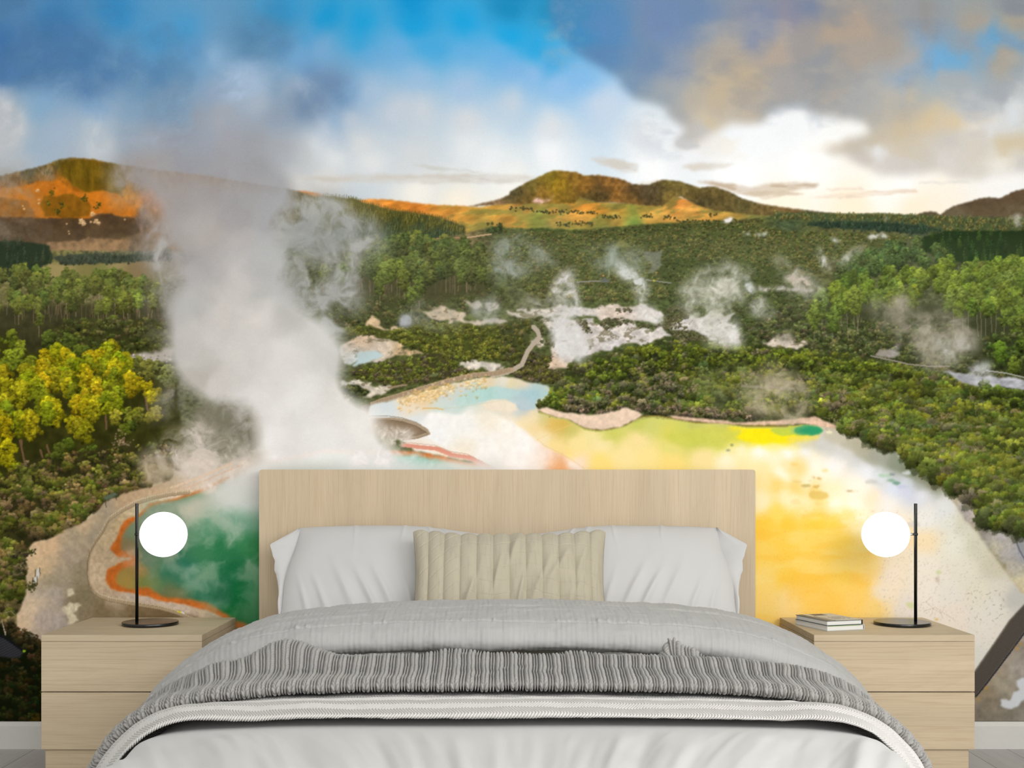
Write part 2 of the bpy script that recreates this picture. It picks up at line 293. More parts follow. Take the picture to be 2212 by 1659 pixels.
    crag([(128,352),(160,344),(200,347),(250,357),(268,364),(268,400),(262,421),(225,410),(185,415),(160,404),(140,380)], (112,88,22), mod=.7, sy=.4)
    for x, y, r in [(82,412,4),(84,432,3),(84,440,3),(176,478,7),(180,484,5),(208,478,6),(214,482,4),(196,480,3),(50,445,2),(53,452,3),(270,474,2),(148,500,2),(150,505,2),(200,462,5),(145,484,2)]:
        dab(x, y, r, np.array((216, 178, 130), np.float32), .85)
    for x, y, r in [(182,430,8),(210,444,10),(125,456,9),(135,444,6),(112,416,7),(105,440,4)]:
        for q in range(14): dab(x+rng.randn()*r*.45, y+rng.randn()*r*.5, 2.2, pick([(86,84,30),(60,62,26),(110,92,24)]), .9)
    for x in range(700, 1003, 4):                                   # spiky tree line on the ridge
        y = np.interp(x, [640,680,705,760,790,850,900,950,985,1004], [412,425,423,428,438,455,460,470,482,492])
        line([(x+rng.randn(), y-3-3*rng.rand()), (x, y+6)], 1.5, (84, 82, 44), .8)
    for k in range(900):                                            # rows of planted conifers
        x = 640+rng.rand()*360; top = np.interp(x, [640,705,790,850,900,950,1004], [412,423,438,455,460,470,492]); bot = np.interp(x, [640,780,850,940,1004], [500,520,520,520,508])
        y = top+rng.rand()*(bot-top); t = (y-top)/(bot-top+1)
        c = np.array((118, 108, 44))*(1-t)+np.array((60, 78, 56))*t; c = c*(.75+.5*rng.rand())
        line([(x, y), (x, y+6)], 1.6, c*1.1, .7); line([(x+2, y+2), (x+2, y+8)], 1.3, c*.55, .6)
    for k in range(420):
        x = rng.rand()*300; top = np.interp(x, [0,60,128,160,250,300], [382,368,347,343,356,364]); y = top+rng.rand()**1.3*40
        if x < 100 and y > 394: continue
        line([(x, y), (x, y+5)], 1.5, pick([(120,98,24),(96,84,24),(78,70,34),(140,100,20)]), .5)
    # ---- valley floor between the hills and the springs
    vf = [(-360,545),(0,540),(390,545),(560,530),(760,515),(930,520),(1000,505),(1060,490),(1180,494),(1250,497),(1350,488),(1420,482),(1500,478),(1600,474),(1680,464),(1760,462),(1900,462),(2212,472),(2560,470),(2560,1000),(-360,1000)]
    w, a = pmask(vf, 1.5, 3, 9)
    c = field([(100,570,120,114,66),(400,560,110,110,90),(500,600,100,104,80),(700,600,84,90,66),(700,650,92,92,62),(1000,500,120,104,70),(1040,520,92,90,58),(1100,510,84,92,50),(1200,500,72,84,44),(1300,510,82,88,46),(1400,500,86,94,50),(1500,490,96,98,50),(1600,485,104,100,54),(1400,540,74,84,44),(1500,540,80,86,42),(1600,530,82,92,44),(1700,510,96,98,54),(1800,500,96,94,58),(1900,510,96,94,58),
    (1700,490,70,84,58),(1800,475,84,88,50),(1960,478,80,90,60),(2100,475,88,92,62),(2000,495,72,80,56),(1100,560,76,86,50),(1200,580,66,78,44),(1300,560,74,84,52),(1150,620,92,94,62),(1300,620,78,88,46),(1450,590,62,76,38),(1550,600,66,78,40),(1650,570,76,82,42),(1700,620,84,90,58),(1750,560,84,86,48),(1800,540,84,84,50),(1650,650,86,92,60),(1750,670,84,92,52),(1850,700,66,76,44),(1750,720,72,80,44),(2000,740,88,90,62),(2100,780,66,76,44),(1600,690,100,104,76),(850,680,82,88,48),(950,660,76,86,38),(1000,640,84,92,46)], w, 16, 40, 13)
    n = fbm(XX[w], YY[w], 7, 69, 3, sy=1.6)
    put(w, a, c*(.55+.85*n)[..., None])
    # ---- scrub texture over the valley
    s1 = lambda y: np.interp(y, [470, 520, 640, 760], [1.8, 2.8, 5, 7])
    bushes([(1080,500),(1250,500),(1400,486),(1600,480),(1700,500),(1900,505),(1980,515),(1800,560),(1700,640),(1500,640),(1300,650),(1150,640),(1050,560)], [(92,95,47),(76,84,40),(104,99,55),(62,73,36),(96,88,50)], s1, 1.1, (70, 76, 42))
    conifers([(1672,458),(1760,462),(1900,463),(2100,470),(2560,474),(2560,505),(2100,500),(1950,500),(1760,478),(1672,475)], [(96,95,53),(74,85,53),(112,101,55)], 9, .6, (74, 84, 52))
    conifers([(1745,482),(1800,478),(1900,480),(1990,486),(2040,496),(1980,506),(1920,500),(1800,492),(1745,488)], [(52,67,50),(60,75,56),(44,60,46)], 14, .9, (44, 60, 46))
    bushes([(1410,560),(1600,560),(1760,600),(1800,640),(1700,690),(1640,720),(1450,650)], [(72,82,40),(60,71,34),(86,89,48),(54,63,32)], s1, 1.1, (58, 66, 34))
    conifers([(1050,498),(1085,486),(1085,500),(1060,506)], [(62,73,41)], 10, 1.5)
    for x0, x1, y in [(1200,1240,484),(1230,1280,482),(1050,1080,484),(1380,1410,468),(1430,1460,470),(1460,1640,478),(1530,1550,465),(1150,1250,458),(1250,1290,460),(1290,1340,468),(1100,1150,450)]:
        for q in range(int((x1-x0)*.5)): dab(rng.uniform(x0, x1), y+rng.randn()*2.0, 2.3, pick([(62,63,37),(84,75,40),(56,62,45)]), .8)
    line([(1000,514),(1040,508),(1060,505)], 2.5, (206,168,130), .8); line([(930,518),(960,512),(1010,515)], 3, (176,130,92), .7)
    w, a = pmask([(1386,546),(1432,541),(1430,552),(1424,566),(1428,574),(1412,590),(1400,592),(1408,572),(1398,560)], 2.5, 4, 10); put(w, a*.55, (140,142,138))
    w, a = pmask([(1325,535),(1340,516),(1365,532),(1340,536)], 2, 3); put(w, a*.7, (134,130,72))
    line([(1246,609),(1290,606),(1310,608)], 3, (150,146,142), .6)
    w, a = pmask([(1297,606),(1306,599),(1318,606),(1316,610),(1298,610)], .8); put(w, a, (92,96,92))
    dab(1303, 596, 2, np.array((226,160,60)), .9); line([(1315,582),(1315,597)], 1.4, (180,178,170), .8)
    line([(1395,604),(1448,611)], 3, (140,140,134), .6); dab(1412, 606, 3, np.array((190,180,40)), .8)
    # ---- right side woods
    bushes([(1640,700),(1700,660),(1780,650),(1900,680),(2040,700),(2212,760),(2560,800),(2560,900),(2212,850),(2050,815),(1900,778),(1760,760),(1640,748),(1420,745),(1420,700)], [(78,85,46),(66,75,42),(92,95,54),(60,67,37),(84,80,57)], lambda y: 7.5, 1.2, (62, 68, 40))
    conifers([(1980,530),(1995,512),(2040,500),(2212,498),(2560,490),(2560,590),(2212,585),(2120,575),(2060,566),(2000,545)], [(52,76,36),(44,64,31),(62,88,38),(40,60,30)], 34, 1.5, (32, 48, 24))
    P = rnd_in([(1805,610),(1812,580),(1840,552),(1900,535),(1990,522),(2040,545),(2060,566),(1950,578),(1880,590),(1840,606)], 90)
    pines(P, 22, [(74,94,48),(66,86,46),(82,100,51)], clump=4.2)
    w, a = pmask([(1770,650),(1900,640),(2040,660),(2212,640),(2560,640),(2560,800),(2212,790),(2090,770),(2060,700),(1900,690),(1770,690)], 6, 8); put(w, a*.85, (54, 58, 34))
    for x in [1828,1850,1858,2060,2078,2092,2108,2118,2128,2140,2152,2170]:
        line([(x, 660), (x+rng.randn()*4, 715+rng.rand()*25)], 1.8, (132, 122, 98), .8)
    P = np.concatenate([rnd_in([(1780,640),(1800,625),(1850,600),(1900,590),(1960,580),(2060,562),(2212,570),(2560,560),(2560,740),(2212,700),(2150,690),(2120,670),(2060,668),(1960,650),(1900,655),(1850,660),(1800,665)], 330), np.array([(2190,700),(2200,730),(2180,680),(2205,760)])])
    pines(P, 32, [(104,123,41),(96,115,40),(112,130,43),(90,107,40),(100,117,46)], clump=4.6)
    pines([(1760,680),(1800,690),(1815,660),(1845,650),(1775,655)], 34, [(112,131,49),(100,117,50)], (120,112,90), 22, 1.5, 4.6)
    bushes([(2120,730),(2212,715),(2560,720),(2560,860),(2212,812),(2130,790)], [(74,88,41),(60,74,34),(90,100,49)], lambda y: 8., 1.2, (50, 56, 30))
    pines([(2205,745),(2190,790),(2160,760)], 34, [(96,117,44)], clump=4.6)
    # ---- middle distance left: pine grove on the ridge
    bushes([(640,560),(760,540),(1000,560),(1080,620),(1100,660),(1000,680),(900,700),(740,720),(640,700)], [(84,89,45),(72,77,38),(96,87,54),(64,71,36)], lambda y: 5.5, 1.1, (64, 68, 38))
    w, a = pmask([(700,600),(780,560),(1000,570),(1070,600),(1040,632),(940,650),(860,640),(720,640)], 8, 8); put(w, a*.8, (64, 62, 38))
    for k in range(46):
        x = 705+rng.rand()*340; y = 600+rng.rand()*14-abs(x-880)*.03
        line([(x, y-10), (x+rng.randn()*2, y+22+14*rng.rand())], 1.5, pick([(132,112,88),(96,80,62)]), .75)
    P = rnd_in([(790,590),(790,525),(850,512),(960,520),(1040,535),(1075,580),(1055,606),(1000,600),(920,600),(860,585)], 135)
    pines(P, 27, [(92,102,49),(84,94,47),(98,106,49),(78,88,46)], clump=3.8, ratio=1.15)
    pines([(820,612),(830,590),(872,605),(862,580),(905,622),(888,640),(845,585),(700,590),(760,570),(740,590),(780,580)], 30, [(112,123,50),(98,111,46)], (140,116,92), 22, 1.35, 3.8)
    # left valley
    w, a = pmask([(-360,590),(-360,560),(100,568),(150,574),(220,566),(300,562),(385,556),(420,600),(300,620),(150,605)], 2, 3); put(w, a, field([(130,572,166,146,92),(200,576,130,118,66),(250,566,158,138,90),(300,575,134,110,74),(350,590,122,112,72),(220,590,126,128,66),(380,570,134,120,90)], w, 8, 20))
    conifers([(-360,520),(0,520),(60,522),(108,530),(116,562),(60,600),(-360,610)], [(46,59,39),(54,67,43),(36,50,34)], 26, 1.3, (34, 46, 30))
    conifers([(110,556),(190,548),(270,552),(370,540),(372,562),(230,568),(140,572)], [(56,66,50),(66,74,58)], 13, 1.3, (52, 62, 48))
    w, a = pmask([(-360,700),(0,660),(340,650),(380,700),(380,800),(-360,900)], 6, 8); put(w, a, np.array((58, 56, 32), np.float32)*(.75+.5*fbm(XX[w], YY[w], 14, 133, 3))[..., None])
    for k in range(70):
        x = 5+rng.rand()*350; y = 640+rng.rand()*20
        line([(x, y-14), (x+rng.randn()*3, y+20+30*rng.rand())], 1.7, pick([(140,118,88),(104,86,62),(120,96,70)]), .8)
    P = rnd_in([(-360,640),(-360,585),(0,592),(60,578),(110,590),(160,592),(260,600),(340,620),(350,650),(300,660),(200,655),(0,665)], 190)
    pines(P, 31, [(108,116,46),(100,110,44),(114,119,47),(92,100,43)], clump=4.6)
    pines([(40,660),(85,690),(145,640),(212,665),(265,650),(300,650),(245,700),(230,660),(330,650)], 30, [(118,129,49)], (150,128,96), 26, 1.1, 4.4)
    bushes([(100,720),(150,690),(350,690),(390,770),(300,775),(250,765),(100,760)], [(74,80,33),(62,69,28),(90,90,39),(80,74,44)], lambda y: 7., 1.5, (54, 56, 26))
    w, a = pmask([(255,778),(290,765),(330,762),(375,748),(375,780),(320,790),(270,786)], 3, 6); put(w, a, (184,174,162))
    for k in range(60): dab(262+rng.rand()*110, 766+rng.rand()*20, 2, pick([(110,100,88),(226,216,206)]), .6)
    # big sunlit pines
    w, a = pmask([(-360,700),(0,720),(60,760),(250,790),(380,800),(400,1000),(330,1040),(-360,1040)], 4, 8); put(w, a, np.array((54, 54, 20), np.float32)*(.7+.6*fbm(XX[w], YY[w], 16, 131, 3))[..., None])
    for x0, y0, x1, y1 in [(152,830,163,905),(186,890,192,930),(224,840,229,925),(42,900,46,960),(42,950,54,1005),(312,850,318,885),(100,960,108,985),(270,930,264,960),(86,970,92,990)]:
        line([(x0, y0), (x1, y1)], 4.5, (112, 84, 60), .9)
    G = [(134,142,26),(142,146,28),(126,134,26)]; Y = [(164,154,26),(174,162,24),(154,148,28),(168,148,24)]
    P = rnd_in([(-360,780),(-360,700),(0,700),(40,692),(70,710),(90,745),(110,780),(60,800),(0,790)], 50); pines(P, 42, [(126,136,36),(116,127,34),(132,138,39)], clump=5.4)
    pines([(105,735),(150,750),(170,765),(190,770),(120,760)], 40, [(92,104,38)], clump=5)
    P = rnd_in([(75,800),(90,770),(130,762),(180,785),(215,765),(230,748),(262,775),(300,800),(300,830),(250,850),(190,840),(120,850)], 55); pines(P, 40, G+Y, clump=5.4)
    P = rnd_in([(-360,820),(0,810),(50,805),(100,835),(135,870),(140,915),(100,945),(60,960),(20,985),(-360,990)], 80); pines(P, 46, Y+G[:1], clump=5.6)
    P = rnd_in([(160,860),(215,855),(225,885),(200,895),(165,890)], 12); pines(P, 36, Y, clump=5.2)
    P = rnd_in([(225,850),(260,845),(260,880),(230,890)], 7); pines(P, 30, G, clump=5)
    pines([(170,925),(155,915),(185,935)], 44, Y, clump=5.4, ratio=.9)
    pines([(318,835),(340,852),(325,858)], 30, Y, clump=4.8, ratio=.9)
    P = rnd_in([(245,900),(260,890),(350,885),(345,905),(290,910),(250,915)], 14); pines(P, 26, [(142,135,41),(120,121,39)], clump=4.6, ratio=.8)
    pines([(340,800),(365,815),(320,800),(300,790)], 38, [(126,128,57),(112,116,54)], clump=5)
    pines([(360,870),(370,850)], 34, [(96,97,49)], clump=5)
    P = rnd_in([(-360,1000),(0,975),(30,985),(50,1020),(40,1050),(-360,1060)], 40); pines(P, 34, [(126,132,27),(104,115,26)], clump=5)
    pines([(270,930),(285,920),(180,985),(200,975),(130,970),(150,960)], 34, [(84,94,30)], clump=4.8, ratio=.7)
    for q in range(60): dab(262+rng.randn()*10, 955+rng.randn()*12, 2.2, pick([(168,142,112),(132,112,88)]), .75)
    # ---- scrub down the left edge
    lb = [(-360,1000),(0,1030),(60,1000),(110,985),(200,975),(300,960),(380,960),(395,1010),(330,1045),(305,1060),(235,1075),(215,1095),(185,1120),(150,1140),(120,1155),(80,1170),(60,1200),(50,1240),(60,1280),(42,1310),(30,1350),(0,1370),(-360,1400)]
    bushes(lb, [(96,96,38),(82,84,33),(112,108,46),(118,100,66),(70,76,27),(104,88,52)], lambda y: np.interp(y, [960, 1100, 1300], [9, 14, 15]), 2.3, (50, 48, 24))
    # ---- ground at the green lake
    gr = [(540,985),(470,1010),(400,1035),(330,1050),(280,1062),(225,1085),(205,1115),(150,1142),(112,1160),(66,1175),(56,1210),(60,1255),(55,1290),(38,1330),(38,1375),(90,1420),(600,1420),(600,985)]
    w, a = pmask(gr, 1.5, 4, 12)
    put(w, a, field([(420,1040,206,184,160),(480,1010,222,206,190),(340,1060,196,166,132),(260,1085,190,160,126),(240,1100,166,150,126),(190,1140,206,176,138),(160,1160,176,158,130),(110,1180,216,182,144),(80,1200,222,190,150),(90,1230,210,180,140),(150,1200,176,158,136),(200,1150,158,146,126),(130,1240,172,156,132),(110,1260,158,144,116),
    (170,1240,148,134,108),(180,1280,130,118,90),(160,1300,128,114,86),(220,1320,128,110,80),(300,1325,124,104,74),(350,1330,116,96,66),(120,1290,172,158,146),(100,1300,192,172,150),(70,1310,222,196,164),(50,1340,216,188,154),(90,1340,184,166,152),(120,1340,180,166,156),(110,1280,182,168,152),(430,1350,150,126,96),(250,1290,180,160,134)], w, 14, 24, 15)*(.90+.20*fbm(XX[w], YY[w], 6, 73, 4))[..., None])
    for pp in [[(144,1272),(160,1271),(162,1286),(146,1288)], [(138,1312),(150,1302),(180,1304),(168,1314),(158,1326),(172,1338),(150,1350),(146,1330),(134,1318)]]:
        w, a = pmask(pp, 1.2, 4, 8); put(w, a, np.array((212,198,168), np.float32)*(.85+.3*fbm(XX[w], YY[w], 5, 75, 3))[..., None])
    # bank between fence and water
    bk = [(420,1052),(380,1062),(330,1078),(300,1090),(262,1110),(232,1138),(212,1160),(196,1190),(191,1230),(194,1258),(208,1280),(240,1294),(300,1301),(350,1310),(400,1324),(480,1350),(560,1360),(560,1000),(480,1030)]
    w, a = pmask(bk, 1.2, 2); put(w, a, field([(400,1065,222,196,168),(300,1100,206,186,150),(250,1130,190,166,128),(220,1160,196,172,136),(215,1200,196,172,140),(210,1240,206,182,150),(230,1280,190,166,138),(300,1292,196,176,158),(380,1310,200,180,160),(450,1330,196,174,146)], w, 8, 20, 17)*(.84+.30*fbm(XX[w], YY[w], 6, 79, 4))[..., None])
    lk = [(560,1000),(430,1058),(380,1076),(323,1088),(302,1110),(280,1120),(270,1124),(262,1138),(252,1163),(238,1186),(256,1204),(292,1203),(270,1212),(252,1217),(233,1231),(228,1254),(238,1270),(260,1279),(290,1282),(322,1289),(344,1298),(380,1302),(412,1310),(448,1318),(466,1326),(483,1336),(520,1360),(700,1420),(1100,1400),(1100,1002),(1010,1000),(960,985),(900,975),(700,970)]
    w, a = pmask(lk, 1.0, 2.5, 10, 8); put(w, a, np.array((198,106,42), np.float32)*(.86+.28*fbm(XX[w], YY[w], 8, 81, 4))[..., None])
    lk2 = [(560,1010),(430,1066),(330,1092),(302,1118),(282,1130),(270,1146),(262,1170),(258,1188),(282,1196),(300,1200),(300,1212),(285,1222),(262,1232),(250,1248),(252,1262),(275,1272),(300,1270),(322,1268),(345,1286),(380,1292),(414,1296),(448,1302),(470,1312),(500,1334),(560,1360),(700,1420),(1090,1400),(1080,1012),(1000,1005),(900,985),(700,980)]
    w, a = pmask(lk2, 3.0, 4, 16, 8)
    put(w, a, field([(340,1100,116,140,116),(290,1150,120,136,106),(275,1180,140,124,88),(300,1230,170,130,72),(280,1250,168,138,70),(310,1255,118,128,66),(320,1230,110,140,104),(320,1200,104,136,110),(360,1230,48,114,84),(400,1230,34,108,84),(400,1260,46,112,84),(440,1200,52,120,78),(480,1180,34,112,66),(500,1240,22,104,62),(530,1280,12,104,52),(540,1320,16,100,44),(480,1290,40,104,74),(440,1280,42,108,80),(500,1330,14,104,44),(540,1180,44,124,70),(480,1120,96,150,120),(540,1120,110,160,130),(380,1290,110,110,70),(900,1000,90,180,150),(1000,1010,180,190,150),(940,1010,60,160,120),(960,1100,60,150,110)], w, 16, 40, 19))
    # fence and posts
    fp = [(408,1062),(370,1066),(330,1074),(292,1086),(262,1102),(236,1120),(222,1146),(206,1168),(194,1190),(189,1212),(188,1236),(191,1258),(200,1276),(214,1286),(236,1294),(262,1299),(300,1305),(345,1312),(380,1322),(400,1331),(420,1340)]
    for k in range(len(fp)-1): pass
    line([(x, y-4) for x, y in fp], 2, (214,196,164), .8); line([(x, y) for x, y in fp], 5, (182,160,128), .85); line([(x+1, y+5) for x, y in fp], 1.6, (108,92,70), .7)
    for k in range(len(fp)-1):
        (xa, ya), (xb, yb) = fp[k], fp[k+1]; n = int(np.hypot(xb-xa, yb-ya)/4)
        for t in range(n): x = xa+(xb-xa)*t/n; y = ya+(yb-ya)*t/n; line([(x, y-4), (x, y+4)], 1., (120,100,76), .6)
    for x0, y0 in [(82,1228),(76,1246)]:
        line([(x0, y0), (x0-3, y0+16)], 5, (214,212,206), .9); line([(x0-5, y0+2), (x0-6, y0+18)], 1.6, (34,30,28), .9); line([(x0+4, y0-1), (x0+5, y0+14)], 1.6, (34,30,28), .9)
    w, a = pmask([(222,1074),(248,1063),(256,1069),(230,1081)], .8); put(w, a, (92,104,84)); line([(227,1080),(230,1096)], 1.8, (40,34,28), .9); line([(250,1070),(252,1080)], 1.8, (60,50,38), .9)
    line([(383,1320),(391,1322)], 2, (222,212,40), .9); line([(392,1321),(397,1324)], 3, (226,230,234), .9)
    bushes([(60,1180),(66,1195),(60,1240),(30,1260),(20,1200)], [(96,84,60),(112,96,70)], lambda y: 6., 1., base=False)
    for x, y in [(70,1190),(68,1270),(72,1262),(110,1152)]:
        for q in range(22): dab(x+rng.randn()*5, y+rng.randn()*4, 2.3, pick([(60,59,32),(80,81,37)]), .9)
    # dark corner at the bottom left with a hut roof
    w, a = pmask([(-360,1340),(0,1350),(30,1345),(48,1372),(80,1385),(110,1400),(110,1562),(110,1600),(-360,1600)], 3, 6); put(w, a, (22, 26, 12))
    bushes([(-360,1400),(0,1430),(60,1420),(110,1400),(110,1575),(-360,1575)], [(36,46,18),(26,36,14),(48,54,22),(56,44,22)], lambda y: 9., 1.3, base=False)
    bushes([(0,1350),(40,1350),(110,1390),(110,1450),(60,1420),(20,1370)], [(64,50,28),(80,60,40),(50,46,24)], lambda y: 7., 1.2, base=False)
    for q in range(40): dab(66+rng.rand()*20, 1540+rng.rand()*20, 3, pick([(84,62,18),(60,52,16)]), .7)
    w, a = pmask([(-360,1400),(-200,1372),(0,1372),(12,1376),(52,1408),(44,1420),(28,1422),(0,1418),(-360,1440)], .8)
    st = (np.sin((XX[w]*.5+YY[w])*1.1)*.5+.5)[..., None]; put(w, a, np.array((56,56,60), np.float32)*(.75+.4*st))
    line([(0,1372),(10,1376),(52,1406)], 4, (24,25,29), .95); dab(52, 1406, 3.2, np.array((150,196,40)), .95)
    for q in range(5): line([(12,1372),(4+q*2,1340+q*6)], 1.6, (206,190,168), .8)
    line([(8,1324),(24,1320),(34,1330)], 1.6, (176,160,140), .8); line([(10,1318),(20,1336)], 1.6, (150,132,110), .8)
    # ---- silica flats in the middle
    sil = [[(1090,676),(1140,672),(1180,660),(1230,666),(1300,664),(1370,658),(1420,668),(1440,690),(1410,700),(1350,692),(1280,688),(1160,684),(1110,684)],
           [(1170,690),(1260,690),(1300,700),(1360,700),(1440,714),(1446,728),(1400,738),(1330,750),(1250,776),(1220,782),(1190,770),(1205,740),(1190,716)],
           [(1436,702),(1480,684),(1540,676),(1590,684),(1570,700),(1600,716),(1598,744),(1560,744),(1530,728),(1500,716),(1470,712)],
           [(1000,690),(1090,690),(1100,700),(1040,704),(930,684),(918,672),(950,668),(1000,674)],
           [(915,676),(960,666),(985,672),(988,694),(975,698),(940,690)],[(1000,648),(1030,652),(1042,668),(1020,668)],[(1055,654),(1078,660),(1072,672),(1058,672)],
           [(796,690),(806,690),(830,706),(880,704),(860,712),(836,712),(796,702)],
           [(738,740),(790,724),(850,738),(876,744),(866,760),(900,758),(920,764),(850,776),(800,780),(760,790),(738,788)],
           [(988,788),(1010,778),(1060,780),(1090,792),(1070,800),(1010,800)],
           [(738,828),(790,824),(850,832),(876,836),(830,850),(800,860),(750,866)],
           [(1640,738),(1700,736),(1745,744),(1730,752),(1660,750)],[(1110,664),(1140,660),(1142,672),(1112,672)],
           [(1165,780),(1200,765),(1240,790),(1215,800),(1180,800)],[(1150,744),(1170,728),(1180,742),(1160,746)]]
    for k, pp in enumerate(sil):
        w, a = pmask(pp, 1.4, 13, 22, 20+k)
        c = field([(1150,680,214,204,192),(1250,676,216,208,204),(1330,680,214,194,180),(1400,680,200,190,186),(1250,720,196,188,182),(1350,720,206,196,190),(1330,745,196,190,188),(1400,720,208,200,194),(1220,760,200,192,186),(1500,700,204,198,194),(950,680,206,184,158),(1060,695,190,176,160),(810,695,222,190,150),(780,735,206,176,146),(780,780,196,204,204),(820,750,196,180,162),(880,765,200,170,130),(1040,790,206,196,184),(800,840,214,202,184),(1700,745,206,192,176),(1200,785,206,180,156)], w, 10, 20, 23)
        x, y = XX[w], YY[w]; q = fbm(x, y*1.4, 12, 83+k, 5, gain=.62); c = c*(.74+.56*q)[..., None]
        dk = sstep(.60, .70, fbm(x, y*1.6, 14, 183+k, 4, gain=.6))*.7; c = c*(1-dk[..., None])+np.array((112,104,78), np.float32)*dk[..., None]
        put(w, a, c)
    put(*pmask([(775,760),(810,756),(830,770),(780,786),(760,792),(772,776)], 2, 4, 8), (190,210,212))
    S5 = lambda y: 5.; pal = [(96,95,43),(82,85,37),(108,104,44),(74,75,36),(92,84,58)]
    bushes([(735,708),(800,704),(840,716),(870,712),(920,694),(990,700),(1050,706),(1100,700),(1130,720),(1110,760),(1096,780),(1060,776),(1000,778),(940,768),(905,756),(870,740),(800,722),(740,724)], [(106,108,42),(92,96,38),(118,116,49),(80,83,37)], S5, 1.5, (66, 70, 32))
    bushes([(762,796),(820,784),(880,776),(940,762),(990,772),(990,796),(1060,806),(1010,810),(950,818),(900,830),(850,832),(790,822),(764,815)], [(94,100,40),(80,84,37),(106,110,42),(92,80,66)], S5, 1.5, (66, 64, 38))
    bushes([(735,834),(775,832),(800,846),(790,858),(740,860)], [(96,97,51),(84,85,46)], S5, 1.)
    bushes([(1100,790),(1150,760),(1190,770),(1180,796),(1230,806),(1220,820),(1180,828),(1140,822),(1100,808)], pal+[(92,80,66)], lambda y: 5.5, 1.5, (66,62,41))
    bushes([(1080,700),(1145,690),(1145,745),(1120,790),(1080,775)], pal, S5, 1.4, (64, 68, 38))
    for pp in [[(1240,688),(1262,688),(1284,720),(1270,722),(1250,704)],[(1294,690),(1352,686),(1376,700),(1340,702),(1310,714),(1298,704)],[(1262,740),(1276,750),(1270,764),(1262,756)],[(1380,700),(1400,696),(1402,706),(1384,708)],[(1430,690),(1450,660),(1500,670),(1470,700),(1500,720),(1540,740),(1470,735),(1430,706)],[(1326,668),(1370,664),(1372,674),(1330,676)],[(1150,686),(1195,688),(1200,694),(1150,694)],[(1166,700),(1200,720),(1200,750),(1166,740)]]:
        bushes(pp, [(92,88,60),(80,78,52)], lambda y: 3.6, 1., base=False)
    pth = [(1148,702),(1158,712),(1162,726),(1148,740),(1136,756),(1128,775),(1124,784),(1108,794),(1090,802),(1060,808)]
    line(pth, 8, (178,164,146), .85)
    fr = [(1100,800),(1070,808),(1020,812),(960,826),(900,844),(860,856),(820,868),(800,876)]
    line([(x, y-6) for x, y in fr], 9, (178,154,124), .8)
    for k, (x, y) in enumerate(fr[:-1]):
        x2, y2 = fr[k+1]; n = int(np.hypot(x2-x, y2-y)/3)
        for t in range(n): u = t/n; line([(x+(x2-x)*u, y+(y2-y)*u-4), (x+(x2-x)*u, y+(y2-y)*u+3)], 1.2, (132,112,92), .7)
    w, a = pmask([(926,810),(945,806),(948,811),(930,815)], .8); put(w, a, (104,112,76)); line([(930,814),(930,822)], 1.6, (60,52,40)); line([(944,812),(944,820)], 1.6, (60,52,40))
    # ---- the pale terrace
    tr = [(780,880),(800,876),(860,860),(910,846),(970,830),(1030,817),(1090,812),(1140,824),(1180,832),(1200,846),(1180,860),(1160,882),(1200,893),(1225,905),(1240,915),(1270,928),(1300,928),(1340,922),(1380,905),(1410,900),(1450,905),(1500,914),(1560,912),(1600,918),(1700,920),(1780,918),(1820,928),(1870,945),(1930,970),(1965,1000),(2000,1025),(2030,1050),(2060,1085),(2085,1120),(2130,1170),(2170,1230),(2205,1280),(2260,1300),(2560,1350),(2560,1562),(2090,1562),(1500,1562),(1000,1400),(1100,1400),(1040,1000),(900,975),(820,920)]
    w, a = pmask(tr, 1.4, 3, 14, 9)
